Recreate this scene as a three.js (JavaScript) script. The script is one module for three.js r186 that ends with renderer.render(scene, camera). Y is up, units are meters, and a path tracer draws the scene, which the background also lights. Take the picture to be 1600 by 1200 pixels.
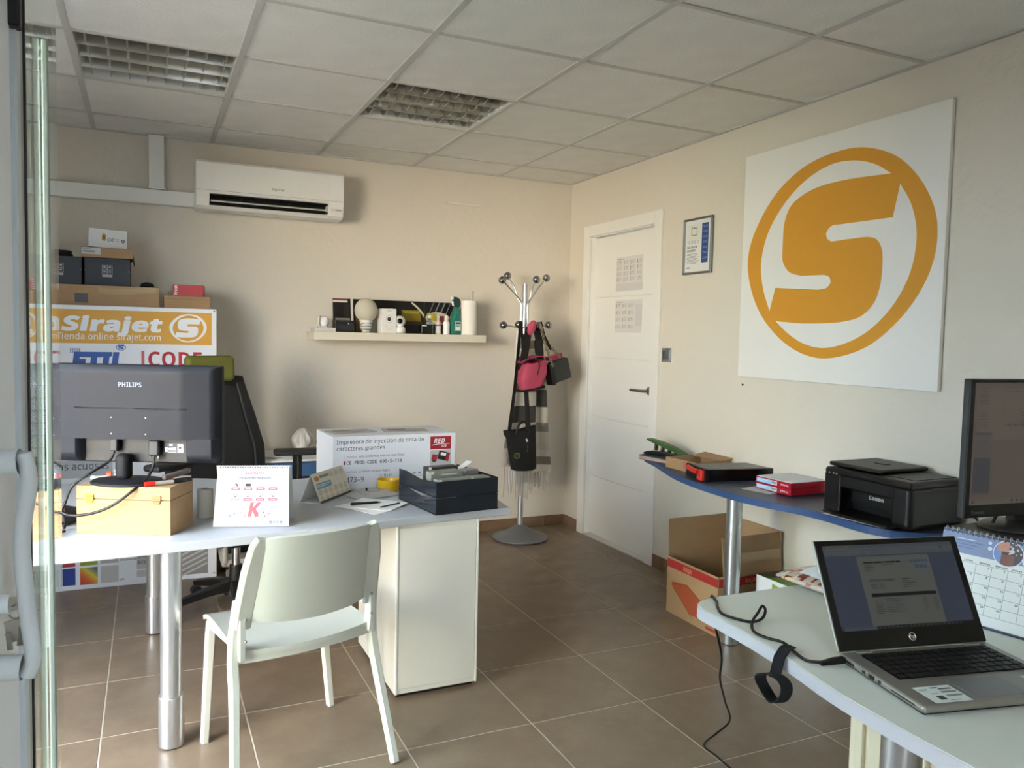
import * as THREE from 'three';
import { RoundedBoxGeometry } from 'three/addons/geometries/RoundedBoxGeometry.js';
import { mergeGeometries } from 'three/addons/utils/BufferGeometryUtils.js';
import { TextGeometry } from 'three/addons/geometries/TextGeometry.js';
import { FontLoader } from 'three/addons/loaders/FontLoader.js';
import { RectAreaLightUniformsLib } from 'three/addons/lights/RectAreaLightUniformsLib.js';
import { ImprovedNoise } from 'three/addons/math/ImprovedNoise.js';

// ---------------------------------------------------------------- camera, sky, sun, exposure
const scene = new THREE.Scene();
const renderer = new THREE.WebGLRenderer({ antialias: true });
renderer.toneMapping = THREE.LinearToneMapping;
renderer.toneMappingExposure = 1.68;
renderer.shadowMap.enabled = true;
RectAreaLightUniformsLib.init();
const camera = new THREE.PerspectiveCamera(2 * Math.atan(600 / 1224.5) * 180 / Math.PI, 4 / 3, 0.05, 200);
camera.position.set(-2.7078, 1.3352, 4.8994);
camera.rotation.order = 'YXZ';
camera.rotation.set(-0.0593, -0.4347, 0.0218);
scene.background = new THREE.Color(0.74, 0.86, 1.0);
scene.backgroundIntensity = 10;
const sun = new THREE.DirectionalLight(new THREE.Color(1, 0.91, 0.78), 40);
sun.position.set(5, 5.2, -5); sun.target.position.set(0, 0, 0);
sun.castShadow = true;
Object.assign(sun.shadow.camera, { left: -12, right: 12, top: 12, bottom: -12, near: 0.1, far: 40 });
sun.shadow.mapSize.set(2048, 2048); sun.shadow.camera.updateProjectionMatrix();
scene.add(sun, sun.target);
// daylight from the street: warm light thrown back by the sunlit corner outside, and the soft light of the side window itself
function daylight(w, h, pos, look, color, power) {
  const l = new THREE.RectAreaLight(new THREE.Color(...color), power, w, h);
  l.position.set(...pos); l.lookAt(...look); scene.add(l); return l;
}
daylight(2.4, 1.7, [-6.7, 1.5, 5.1], [-1.5, 1.5, 0.9], [1, 0.86, 0.66], 16);
daylight(1.75, 1.95, [-3.66, 1.125, 2.8], [0, 1.125, 2.8], [0.95, 0.97, 1], 0.3);

// ---------------------------------------------------------------- helpers
const font = await new FontLoader().loadAsync('fonts/droid/droid_sans_bold.typeface.json');
let seed = 7;
const rnd = () => { seed = (seed + 0x6D2B79F5) | 0; let t = Math.imul(seed ^ (seed >>> 15), 1 | seed); t = (t + Math.imul(t ^ (t >>> 7), 61 | t)) ^ t; return ((t ^ (t >>> 14)) >>> 0) / 4294967296; };
const rr = (a, b) => a + (b - a) * rnd();
const noise = new ImprovedNoise();
const V = (x, y, z) => new THREE.Vector3(x, y, z);
const used = {};
function numbered(n) { const k = used[n] = (used[n] ?? -1) + 1; return k ? n + '_' + String(k).padStart(3, '0') : n; }
function meta(o, label, category, group) { o.userData.label = label; o.userData.category = category; if (group) o.userData.group = group; return o; }
function thing(name, label, category, pos = [0, 0, 0], turn = 0, group) {
  const o = new THREE.Group(); o.name = numbered(name); o.position.set(...pos); o.rotation.y = turn; scene.add(o);
  return meta(o, label, category, group);
}
function struct(name, label, category) { const o = new THREE.Group(); o.name = name; scene.add(o); o.userData.kind = 'structure'; meta(o, label, category); return o; }
function part(parent, name, geo, mat, pos = [0, 0, 0], rot = [0, 0, 0], label) {
  const m = new THREE.Mesh(geo, mat); m.name = name; m.position.set(...pos); m.rotation.set(...rot);
  m.castShadow = m.receiveShadow = true; if (label) m.userData.label = label; parent.add(m); return m;
}
function one(name, label, category, geo, mat, pos = [0, 0, 0], rot = [0, 0, 0], group) {
  const m = part(scene, numbered(name), geo, mat, pos, rot); return meta(m, label, category, group);
}
const rb = (w, h, d, r = 0.003, s = 2) => new RoundedBoxGeometry(w, h, d, s, Math.min(r, w / 2.05, h / 2.05, d / 2.05));
const bx = (w, h, d) => new THREE.BoxGeometry(w, h, d);
const cyl = (r1, r2, h, s = 28) => new THREE.CylinderGeometry(r1, r2, h, s);
const sph = (r, a = 20, b = 14) => new THREE.SphereGeometry(r, a, b);
const lathe = (pts, s = 36) => new THREE.LatheGeometry(pts.map(p => new THREE.Vector2(p[0], p[1])), s);
const plane = (w, h) => new THREE.PlaneGeometry(w, h);
const tube = (pts, r, n = 60, s = 8, closed = false) => new THREE.TubeGeometry(new THREE.CatmullRomCurve3(pts.map(p => V(...p)), closed, 'centripetal'), n, r, s, closed);
const mv = (g, x, y, z, rx = 0, ry = 0, rz = 0) => g.applyMatrix4(new THREE.Matrix4().makeRotationFromEuler(new THREE.Euler(rx, ry, rz)).setPosition(x, y, z));
const join = (...gs) => mergeGeometries(gs.map(g => { const n = g.index ? g.toNonIndexed() : g; for (const k of Object.keys(n.attributes)) if (!['position', 'normal', 'uv'].includes(k)) n.deleteAttribute(k); return n; }));
function shapeOf(pts) { const s = new THREE.Shape(); pts.forEach((p, i) => i ? s.lineTo(...p) : s.moveTo(...p)); s.closePath(); return s; }
function ext(shape, depth, bevel = 0) {
  return new THREE.ExtrudeGeometry(shape, { depth: depth - 2 * bevel, bevelEnabled: bevel > 0, bevelSize: bevel, bevelThickness: bevel, bevelOffset: -bevel, bevelSegments: 2, curveSegments: 16 }).translate(0, 0, bevel);
}
function text(str, size, depth = 0.0006) { const g = new TextGeometry(str, { font, size, depth, curveSegments: 3, bevelEnabled: false }); g.computeBoundingBox(); const b = g.boundingBox; return g.translate(-(b.min.x + b.max.x) / 2, -(b.min.y + b.max.y) / 2, 0); }
// rectangular bar along a polyline, each point [x,y,z,w,d]; side = direction of the width
function bar(pts, side = [1, 0, 0]) {
  const S = V(...side).normalize(), rings = [];
  pts.forEach((p, i) => {
    const a = V(...pts[Math.max(0, i - 1)].slice(0, 3)), b = V(...pts[Math.min(pts.length - 1, i + 1)].slice(0, 3));
    const t = b.sub(a).normalize(), s = S.clone().sub(t.clone().multiplyScalar(S.dot(t))).normalize(), n = new THREE.Vector3().crossVectors(t, s).normalize();
    const c = V(p[0], p[1], p[2]), w = p[3] / 2, d = p[4] / 2, k = 0.28;
    const pt = (u, v) => c.clone().addScaledVector(s, u * w).addScaledVector(n, v * d);
    rings.push([pt(-1 + k, -1), pt(1 - k, -1), pt(1, -1 + k), pt(1, 1 - k), pt(1 - k, 1), pt(-1 + k, 1), pt(-1, 1 - k), pt(-1, -1 + k)]);
  });
  const pos = [], N = 8, tri = (a, b, c) => pos.push(...a.toArray(), ...b.toArray(), ...c.toArray());
  for (let i = 0; i + 1 < rings.length; i++) for (let j = 0; j < N; j++) { const a = rings[i][j], b = rings[i][(j + 1) % N], c = rings[i + 1][(j + 1) % N], d = rings[i + 1][j]; tri(a, b, c); tri(a, c, d); }
  const r0 = rings[0], r1 = rings[rings.length - 1];
  for (let j = 1; j + 1 < N; j++) { tri(r0[0], r0[j + 1], r0[j]); tri(r1[0], r1[j], r1[j + 1]); }
  const g = new THREE.BufferGeometry(); g.setAttribute('position', new THREE.Float32BufferAttribute(pos, 3)); g.setAttribute('uv', new THREE.Float32BufferAttribute(new Float32Array(pos.length / 3 * 2), 2)); g.computeVertexNormals(); return g;
}
// closed slab from a parametric mid-surface f(u,v) -> [x,y,z], u,v in 0..1, thickness t
function slab(f, nu, nv, t) {
  const P = (u, v) => V(...f(u, v)), e = 1e-3, front = [], back = [];
  for (let j = 0; j <= nv; j++) for (let i = 0; i <= nu; i++) {
    const u = i / nu, v = j / nv, p = P(u, v), a = P(Math.min(1, u + e), v).sub(P(Math.max(0, u - e), v)), b = P(u, Math.min(1, v + e)).sub(P(u, Math.max(0, v - e)));
    const n = a.cross(b).normalize(); front.push([p.clone().addScaledVector(n, t / 2), u, v]); back.push([p.clone().addScaledVector(n, -t / 2), u, v]);
  }
  const pos = [], uv = [], W = nu + 1, put = q => { pos.push(...q[0].toArray()); uv.push(q[1], q[2]); }, quad = (a, b, c, d) => { put(a); put(b); put(c); put(a); put(c); put(d); };
  const idx = [];
  const g1 = new THREE.BufferGeometry();
  const vp = [], vu = []; for (const q of front) { vp.push(...q[0].toArray()); vu.push(q[1], q[2]); } for (const q of back) { vp.push(...q[0].toArray()); vu.push(q[1], q[2]); }
  const o = front.length;
  for (let j = 0; j < nv; j++) for (let i = 0; i < nu; i++) { const a = j * W + i, b = a + 1, c = a + W + 1, d = a + W; idx.push(a, b, c, a, c, d, o + a, o + c, o + b, o + a, o + d, o + c); }
  g1.setAttribute('position', new THREE.Float32BufferAttribute(vp, 3)); g1.setAttribute('uv', new THREE.Float32BufferAttribute(vu, 2)); g1.setIndex(idx); g1.computeVertexNormals();
  for (let i = 0; i < nu; i++) { quad(front[i + 1], front[i], back[i], back[i + 1]); const k = nv * W + i; quad(front[k], front[k + 1], back[k + 1], back[k]); }
  for (let j = 0; j < nv; j++) { const k = j * W; quad(front[k], front[k + W], back[k + W], back[k]); const m = k + nu; quad(front[m + W], front[m], back[m], back[m + W]); }
  const g2 = new THREE.BufferGeometry(); g2.setAttribute('position', new THREE.Float32BufferAttribute(pos, 3)); g2.setAttribute('uv', new THREE.Float32BufferAttribute(uv, 2)); g2.computeVertexNormals();
  return join(g1, g2);
}
function boxUV(g, s = 1) { // box projection, uv in metres / s
  const p = g.attributes.position, n = g.attributes.normal, uv = new Float32Array(p.count * 2);
  for (let i = 0; i < p.count; i++) { const ax = Math.abs(n.getX(i)), ay = Math.abs(n.getY(i)), az = Math.abs(n.getZ(i)); const [a, b] = ax > ay && ax > az ? [p.getZ(i), p.getY(i)] : ay > az ? [p.getX(i), p.getZ(i)] : [p.getX(i), p.getY(i)]; uv[2 * i] = a / s; uv[2 * i + 1] = b / s; }
  g.setAttribute('uv', new THREE.BufferAttribute(uv, 2)); return g;
}
// text stretched to an exact width and cap height
function fitText(x, str, X, Y, w, capH, font = 'bold 100px sans-serif', skew = 0, stroke = 0) { x.save(); x.font = font; const m = x.measureText(str).width, k = capH / 72; x.translate(X, Y); x.transform(1, 0, -skew, 1, 0, 0); x.scale(w / m, k); x.fillText(str, 0, 0); if (stroke) { x.lineWidth = stroke; x.strokeStyle = x.fillStyle; x.strokeText(str, 0, 0); } x.restore(); }
function canvasTex(w, h, draw, srgb = true) { const c = document.createElement('canvas'); c.width = w; c.height = h; const x = c.getContext('2d'); draw(x, w, h); const t = new THREE.CanvasTexture(c); if (srgb) t.colorSpace = THREE.SRGBColorSpace; t.anisotropy = 8; return t; }
function dataTex(n, f, srgb) { const d = new Uint8Array(n * n * 4); for (let j = 0; j < n; j++) for (let i = 0; i < n; i++) { const c = f(i / n, j / n); d.set([c[0], c[1], c[2], 255], (j * n + i) * 4); } const t = new THREE.DataTexture(d, n, n); t.magFilter = THREE.LinearFilter; t.minFilter = THREE.LinearMipmapLinearFilter; t.generateMipmaps = true; t.wrapS = t.wrapT = THREE.RepeatWrapping; if (srgb) t.colorSpace = THREE.SRGBColorSpace; t.needsUpdate = true; return t; }
// tileable noise: blend of 4 shifted samples
function tn(u, v, f, z) { const s = (a, b) => noise.noise(a * f, b * f, z); return (s(u, v) * (1 - u) + s(u - 1, v) * u) * (1 - v) + (s(u, v - 1) * (1 - u) + s(u - 1, v - 1) * u) * v; }
const cl = v => Math.max(0, Math.min(255, v | 0));
const M = (color, roughness = 0.6, o = {}) => new THREE.MeshStandardMaterial({ color, roughness, ...o });
const P = (color, roughness, o = {}) => new THREE.MeshPhysicalMaterial({ color, roughness, ...o });
const printM = (tex, rough = 0.6) => new THREE.MeshStandardMaterial({ map: tex, roughness: rough });

// ---------------------------------------------------------------- shared materials
const wallBump = dataTex(512, (u, v) => { const a = tn(u, v, 28, 1) + 0.6 * tn(u, v, 60, 5) + 0.35 * tn(u, v, 110, 9); const c = cl(128 + 90 * a); return [c, c, c]; });
const wallMat = M('#ded6c8', 0.85, { bumpMap: wallBump, bumpScale: 0.0028 });
const ceilTex = dataTex(512, (u, v) => { const s = 232 + 7 * tn(u, v, 5, 2) + 9 * tn(u, v, 70, 3) + 9 * tn(u, v, 120, 6) + rr(-7, 7); return [cl(s), cl(s - 1), cl(s - 6)]; }, true);
const ceilBump = dataTex(256, (u, v) => { const c = cl(128 + 80 * tn(u, v, 60, 11) + rr(-40, 40)); return [c, c, c]; });
const ceilMat = M('#ffffff', 0.9, { map: ceilTex, bumpMap: ceilBump, bumpScale: 0.0012 });
const barMat = M('#c6c5c0', 0.5);
function floorTex(k) { return dataTex(512, (u, v) => { const a = tn(u, v, 3, k * 7.3) * 14 + tn(u, v, 8, k * 3.1 + 20) * 9 + tn(u, v, 24, k + 40) * 5 + rr(-3, 3) + (tn(u, v, 6, k + 70) > 0.42 ? 6 : 0); return [cl(132 + a), cl(113 + a * 0.95), cl(93 + a * 0.85)]; }, true); }
const floorRough = dataTex(256, (u, v) => { const c = cl(96 + 30 * tn(u, v, 5, 3) + 18 * tn(u, v, 20, 8)); return [c, c, c]; });
const floorMats = [1, 2, 3, 4].map(k => M('#ffffff', 0.95, { map: floorTex(k), roughnessMap: floorRough }));
const groutMat = M('#c9bfae', 0.9);
const skirtMat = M('#a58d74', 0.5, { map: (() => { const t = floorTex(6); return t; })() }); skirtMat.color.set('#ffeedd');
const whitePaint = M('#eeece6', 0.35), whitePlastic = M('#e9e9e4', 0.4), whiteBright = M('#f4f4f2', 0.45), offWhite = M('#dcd9cd', 0.5);
const black = M('#0d0d0f', 0.5), blackGloss = M('#08090a', 0.25), darkGrey = M('#26282b', 0.5);
const alu = M('#c9ccd0', 0.3, { metalness: 0.9 }), chrome = M('#d8d8d8', 0.12, { metalness: 1 }), steel = M('#8f9194', 0.35, { metalness: 1 }), greyPaintMetal = M('#8d9297', 0.38, { metalness: 0.5 });
const glass = P('#ffffff', 0.02, { transmission: 1, thickness: 0, ior: 1.5 });
const cardTex = dataTex(256, (u, v) => { const s = 5 * tn(u, v, 6, 1) + 4 * tn(u * 1, v, 40, 2) + rr(-5, 5); return [cl(168 + s), cl(136 + s), cl(100 + s)]; }, true);
const cardMat = M('#ffffff', 0.8, { map: cardTex }), cardDark = M('#b79a78', 0.85, { map: cardTex });
const paper = M('#f1f1ef', 0.7);
const orange = '#dd9c2f';

// ---------------------------------------------------------------- the room
const H = 2.416, XL = -3.6, ZF = 5.1, TS = 0.4493, FX = -0.6099 + TS, FZ = 0.7418 - TS;
{
  const floor = struct('floor', 'glossy taupe ceramic tile floor with pale grout lines', 'floor');
  part(floor, 'grout_bed', bx(-XL + 0.3, 0.1, ZF + 0.3), groutMat, [XL / 2, -0.0512, ZF / 2]);
  const xs = [0]; for (let x = FX; x > XL; x -= TS) xs.push(x); xs.push(XL);
  const zs = [0]; for (let z = FZ; z < ZF; z += TS) zs.push(z); zs.push(ZF);
  const cache = {};
  for (let i = 0; i + 1 < xs.length; i++) for (let j = 0; j + 1 < zs.length; j++) {
    const w = xs[i] - xs[i + 1] - 0.0045, d = zs[j + 1] - zs[j] - 0.0045; if (w < 0.01 || d < 0.01) continue;
    const key = w.toFixed(3) + d.toFixed(3), g = cache[key] ??= rb(w, 0.012, d, 0.0015, 1);
    part(floor, 'tile', g, floorMats[(rnd() * 4) | 0], [(xs[i] + xs[i + 1]) / 2, -0.006, (zs[j] + zs[j + 1]) / 2], [0, rnd() < 0.5 && Math.abs(w - d) < 1e-3 ? Math.PI / 2 * ((rnd() * 4) | 0) : 0, 0]);
  }
  const ceiling = struct('ceiling', 'suspended ceiling of white mineral fibre tiles on a metal grid', 'ceiling');
  part(ceiling, 'slab', bx(-XL + 0.3, 0.12, ZF + 0.3), M('#bbb8b0', 0.9), [XL / 2, H + 0.18, ZF / 2]);
  const cx = [0]; for (let x = -0.5707; x > XL + 0.05; x -= 0.6) cx.push(x); cx.push(XL);
  const cz = [0]; for (let z = 0.3733; z < ZF; z += 0.6) cz.push(z); cz.push(ZF);
  const cc = {};
  const isLight = (i, j) => j === 2 && (Math.abs(cx[i] + 2.3707) < 0.01 || Math.abs(cx[i] + 1.1707) < 0.01);
  for (let i = 0; i + 1 < cx.length; i++) for (let j = 0; j + 1 < cz.length; j++) {
    if (isLight(i, j)) continue;
    const w = cx[i] - cx[i + 1] - 0.006, d = cz[j + 1] - cz[j] - 0.006; if (w < 0.02 || d < 0.02) continue;
    const g = cc[w.toFixed(3) + d.toFixed(3)] ??= rb(w, 0.014, d, 0.001, 1);
    part(ceiling, 'ceiling_tile', g, ceilMat, [(cx[i] + cx[i + 1]) / 2, H + 0.0095, (cz[j] + cz[j + 1]) / 2], [rr(-0.0015, 0.0015), 0, rr(-0.0015, 0.0015)]);
  }
  for (let i = 1; i + 1 < cx.length; i++) part(ceiling, 'grid_bar', bx(0.024, 0.012, ZF), barMat, [cx[i], H + 0.003, ZF / 2]);
  for (let j = 1; j + 1 < cz.length; j++) for (let i = 0; i + 1 < cx.length; i++) part(ceiling, 'grid_bar', bx(cx[i] - cx[i + 1] - 0.024, 0.012, 0.02), barMat, [(cx[i] + cx[i + 1]) / 2, H + 0.0034, cz[j]]);
  part(ceiling, 'edge_trim', bx(-XL, 0.012, 0.02), barMat, [XL / 2, H + 0.003, 0.01]);
  part(ceiling, 'edge_trim', bx(0.02, 0.012, ZF), barMat, [-0.01, H + 0.003, ZF / 2]);
}
function wall(name, label, w, h, t, holes, pos, turn) { // shape in x (width) and y
  const s = shapeOf([[0, 0], [w, 0], [w, h], [0, h]]);
  for (const [x0, y0, x1, y1] of holes) s.holes.push(new THREE.Path([new THREE.Vector2(x0, y0), new THREE.Vector2(x0, y1), new THREE.Vector2(x1, y1), new THREE.Vector2(x1, y0)]));
  const m = part(scene, name, new THREE.ExtrudeGeometry(s, { depth: t, bevelEnabled: false }), wallMat, pos, [0, turn, 0]); m.userData.kind = 'structure'; meta(m, label, 'wall'); return m;
}
wall('wall_back', 'cream stucco wall behind the shelf and air conditioner', 4.0, 2.6, 0.14, [], [-3.8, -0.05, -0.14], 0);
wall('wall_right', 'cream painted wall with the big orange letter sign', 5.4, 2.6, 0.14, [[5.1 - 1.03, 0.05, 5.1 - 0.29, 2.07]], [0, -0.05, 5.1], Math.PI / 2);
wall('wall_left', 'cream side wall with the wide shop window', 5.4, 2.6, 0.14, [[1.9, 0.15, 3.7, 2.2]], [XL, -0.05, 0], -Math.PI / 2);
wall('wall_front', 'cream front wall with a glazed opening behind the viewer', 4.0, 2.6, 0.14, [[1.35, 0.08, 1.65, 2.2]], [-3.8, -0.05, 5.1], 0);
{ // shop windows
  const w1 = struct('window_1', 'wide shop window in the side wall', 'window');
  part(w1, 'pane', bx(0.006, 2.0, 1.77), glass, [XL - 0.07, 1.125, 2.8]);
  for (const [y, z, h, d] of [[0.125, 2.8, 0.05, 1.79], [2.125, 2.8, 0.05, 1.79], [1.125, 1.925, 2.05, 0.05], [1.125, 3.675, 2.05, 0.05]]) part(w1, 'frame', rb(0.06, h, d), whitePlastic, [XL - 0.07, y, z]);
}
{
  const w2 = struct('window_2', 'narrow glazed opening in the front wall', 'window');
  part(w2, 'pane', bx(0.27, 2.08, 0.006), glass, [-2.3, 1.09, 5.17]);
  for (const [x, y, w, h] of [[-2.3, 0.05, 0.3, 0.04], [-2.3, 2.13, 0.3, 0.04], [-2.435, 1.09, 0.03, 2.1], [-2.165, 1.09, 0.03, 2.1]]) part(w2, 'frame', rb(w, h, 0.06), whitePlastic, [x, y, 5.17]);
}
{ // outside: street, the house front across the corner, the storeys above the shop
  const g = part(scene, 'pavement', bx(90, 0.1, 90), M('#2d2c2a', 0.9), [-2, -0.16, 5]); g.userData.kind = 'structure'; meta(g, 'grey street pavement outside the shop', 'pavement');
  const f = part(scene, 'street_wall', bx(8, 2.8, 0.4), M('#efe6d4', 0.9), [-14.5, 1.29, 16.5], [0, -Math.PI / 4, 0]); f.userData.kind = 'structure'; meta(f, 'low sunlit cream garden wall across the street corner', 'wall');
  const f2 = part(scene, 'street_wall_001', bx(9, 2.8, 0.4), f.material, [-18.6, 1.29, 9.2], [0, -1.25, 0]); f2.userData.kind = 'structure'; meta(f2, 'low sunlit cream garden wall facing the side window', 'wall');
  const u = part(scene, 'upper_storeys', bx(9, 6, 9), M('#d5c8b0', 0.9), [0.75, 5.6, 0.75]); u.userData.kind = 'structure'; meta(u, 'plain upper storeys of the building above the shop', 'building');
}
{ // tiled skirting
  const b = struct('baseboard_back', 'taupe tile skirting along the back wall', 'baseboard');
  const xs = [0]; for (let x = FX; x > XL; x -= TS) xs.push(x); xs.push(XL);
  for (let i = 0; i + 1 < xs.length; i++) part(b, 'skirting_tile', rb(xs[i] - xs[i + 1] - 0.004, 0.075, 0.009, 0.002, 1), skirtMat, [(xs[i] + xs[i + 1]) / 2, 0.0375, 0.0045]);
  const r = struct('baseboard_right', 'taupe tile skirting along the wall beside the white door', 'baseboard');
  const zs = [0.01, 0.213]; part(r, 'skirting_tile', rb(0.009, 0.075, 0.199, 0.002, 1), skirtMat, [-0.0045, 0.0375, 0.1135]);
  let a = 1.107; for (let z = FZ + 2 * TS; z < ZF; z += TS) { if (z - a > 0.01) part(r, 'skirting_tile', rb(0.009, 0.075, z - a - 0.004, 0.002, 1), skirtMat, [-0.0045, 0.0375, (a + z) / 2]); a = z; }
}
{ // white interior door
  const d = struct('door_1', 'white interior door with horizontal grooves and paper calendars', 'door');
  const ys = [0.012, 0.41, 0.813, 1.214, 1.612, 2.012];
  part(d, 'core', bx(0.028, 2.0, 0.732), whitePaint, [0.055, 1.012, 0.66]);
  for (let i = 0; i < 5; i++) part(d, 'panel', rb(0.012, ys[i + 1] - ys[i] - 0.005, 0.732, 0.003, 2), whitePaint, [0.037, (ys[i] + ys[i + 1]) / 2, 0.66]);
  for (const z of [0.25, 1.07]) part(d, 'casing', rb(0.016, 2.095, 0.074, 0.003), whitePaint, [-0.008, 1.0475, z]);
  part(d, 'casing', rb(0.016, 0.074, 0.746, 0.003), whitePaint, [-0.008, 2.058, 0.66]);
  for (const z of [0.289, 1.031]) part(d, 'jamb', bx(0.12, 2.02, 0.012), whitePaint, [0.06, 1.01, z]);
  part(d, 'jamb', bx(0.12, 0.012, 0.742), whitePaint, [0.06, 2.021, 0.66]);
  part(d, 'threshold', bx(0.14, 0.01, 0.74), M('#d8d2c6', 0.5), [0.06, 0.003, 0.66]);
  const h = part(d, 'handle', cyl(0.026, 0.026, 0.008), steel, [0.027, 1.03, 0.975], [0, 0, Math.PI / 2]);
  part(h, 'lever', tube([[0, 0.0, 0], [0, 0.045, 0], [0, 0.05, -0.02], [0, 0.05, -0.13]], 0.0085, 30), steel);
}

// ---------------------------------------------------------------- ceiling lights (switched off)
function ceilingLight(x, z, label) {
  const t = thing('ceiling_light', label, 'ceiling light', [x, H, z], 0, 'recessed louvre lights in the ceiling');
  const mirror = M('#cfd0cc', 0.16, { metalness: 1 }), dull = M('#b9b9b0', 0.3, { metalness: 0.9 });
  const S = 0.572;
  part(t, 'housing', join(mv(bx(S, 0.004, S), 0, 0.092, 0), mv(bx(0.004, 0.09, S), -S / 2, 0.047, 0), mv(bx(0.004, 0.09, S), S / 2, 0.047, 0), mv(bx(S, 0.09, 0.004), 0, 0.047, -S / 2), mv(bx(S, 0.09, 0.004), 0, 0.047, S / 2)), M('#d9d9d4', 0.5));
  const cw = S / 4;
  const blade = (() => { const s = new THREE.Shape(), w = cw / 2 - 0.004; s.moveTo(-w, 0.06); s.lineTo(w, 0.06); s.lineTo(w, 0.042); s.bezierCurveTo(w, 0.012, w * 0.5, 0.0, 0, 0.0); s.bezierCurveTo(-w * 0.5, 0.0, -w, 0.012, -w, 0.042); s.closePath(); return new THREE.ExtrudeGeometry(s, { depth: 0.003, bevelEnabled: true, bevelSize: 0.0012, bevelThickness: 0.0012, bevelSegments: 1, curveSegments: 10 }).rotateY(Math.PI / 2); })();
  const vee = ext(shapeOf([[-0.001, 0], [0.001, 0], [0.013, 0.062], [-0.013, 0.062]]), S).translate(0, 0, -S / 2).rotateY(Math.PI / 2);
  for (let k = 0; k < 4; k++) {
    const zc = -S / 2 + cw * (k + 0.5);
    part(t, 'reflector', slab((u, v) => [(u - 0.5) * (S - 0.01), 0.066 + 0.02 * Math.sin(Math.PI * v), zc + (v - 0.5) * (cw - 0.004)], 1, 8, 0.0015), mirror);
    part(t, 'lamp_tube', cyl(0.012, 0.012, S - 0.03, 14), M('#e4e6e2', 0.3), [0, 0.07, zc], [0, 0, Math.PI / 2]);
    for (let i = 0; i < 8; i++) part(t, 'louvre_blade', blade, dull, [-S / 2 + S / 8 * (i + 0.5), 0.002, zc]);
    if (k) part(t, 'louvre_divider', vee, mirror, [0, 0.002, zc - cw / 2]);
  }
}
ceilingLight(-2.6707, 1.2733, 'recessed louvre ceiling light above the air conditioner, bright reflections in its left cells');
ceilingLight(-1.4707, 1.2733, 'recessed louvre ceiling light nearer the coat stand, dull scalloped blades');

// ---------------------------------------------------------------- air conditioner, trunking, clip on the back wall
{
  const t = thing('air_conditioner', 'white wall-mounted air conditioner with open louvre flap', 'air conditioner', [-2.06, 2.01, 0]);
  const W = 0.815, prof = [[0, 0.03], [0, 0.275], [0.19, 0.268], [0.203, 0.255], [0.207, 0.10], [0.2, 0.088], [0.1, 0.084], [0.1, 0.034], [0.19, 0.024], [0.17, 0.004], [0.06, 0.0]];
  const full = [[0, 0.02], [0, 0.275], [0.19, 0.268], [0.203, 0.255], [0.207, 0.10], [0.203, 0.06], [0.19, 0.02], [0.17, 0.004], [0.06, 0]];
  const turnG = g => g.rotateY(-Math.PI / 2);   // profile (z,y) extruded along x
  const mk = (p, x0, x1, b) => { const g = ext(shapeOf(p), x1 - x0, b); return turnG(g).translate(x1, 0, 0); };
  part(t, 'body', join(mk(full, -W / 2, -W / 2 + 0.07, 0.003), mk(prof, -W / 2 + 0.068, W / 2 - 0.088, 0), mk(full, W / 2 - 0.09, W / 2, 0.003)), whitePlastic);
  part(t, 'outlet_recess', join(mv(bx(W - 0.16, 0.048, 0.004), 0, 0.059, 0.1035), mv(bx(W - 0.16, 0.003, 0.09), 0, 0.0825, 0.15), mv(bx(W - 0.16, 0.003, 0.08), 0, 0.036, 0.145)), black, [-0.01, 0, 0]);
  part(t, 'flap', slab((u, v) => [(u - 0.5) * (W - 0.175) - 0.01, 0.05 - 0.006 * v + 0.006 * Math.sin(v * 3), 0.16 + 0.043 * v], 2, 6, 0.004), whitePlastic);
  for (const x of [-0.17, 0.1]) part(t, 'flap_bracket', bx(0.006, 0.02, 0.05), darkGrey, [x, 0.06, 0.165]);
  part(t, 'front_seam', bx(W - 0.004, 0.0015, 0.002), M('#9b9b96', 0.6), [0, 0.104, 0.2062]);
  part(t, 'brand_mark', text('FUJITSU', 0.013), M('#8d8d8a', 0.4), [0.03, 0.137, 0.2062]);
  part(t, 'control_panel', plane(0.062, 0.016), printM(canvasTex(128, 32, (x, w, h) => { x.fillStyle = '#e0e0dc'; x.fillRect(0, 0, w, h); x.fillStyle = '#777'; for (let i = 0; i < 4; i++) x.fillRect(8 + i * 12, 8 + (i % 2) * 8, 7, 5); x.fillStyle = '#8a8a88'; x.fillRect(66, 8, 26, 16); x.fillRect(98, 8, 24, 16); })), [0.362, 0.052, 0.2072], [-0.06, 0, 0]);
}
{
  const a = thing('cable_trunking', 'white horizontal cable trunking running to the air conditioner', 'trunking', [-3.03, 2.073, 0]);
  part(a, 'cover', rb(1.12, 0.08, 0.06, 0.004), whitePlastic, [0, 0, 0.03]);
  part(a, 'end_cap', rb(0.012, 0.086, 0.064, 0.003), whitePlastic, [0.562, 0, 0.032]);
  const b = thing('cable_trunking', 'white vertical cable trunking dropping from the ceiling', 'trunking', [-2.664, 2.2645, 0]);
  part(b, 'cover', rb(0.08, 0.295, 0.06, 0.004), whitePlastic, [0, 0.0, 0.03]);
  part(b, 'collar', rb(0.09, 0.012, 0.066, 0.003), whitePlastic, [0, -0.143, 0.033]);
  const c = thing('cable_clip', 'short white cable channel alone high on the back wall', 'cable channel', [-0.805, 2.2065, 0]);
  part(c, 'channel', rb(0.262, 0.017, 0.012, 0.003), M('#e6e2d6', 0.5), [0, 0, 0.006], [0, 0, -0.02]);
  part(c, 'end_cap', rb(0.006, 0.018, 0.013, 0.002), offWhite, [0.133, -0.003, 0.006]);
}

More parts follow.
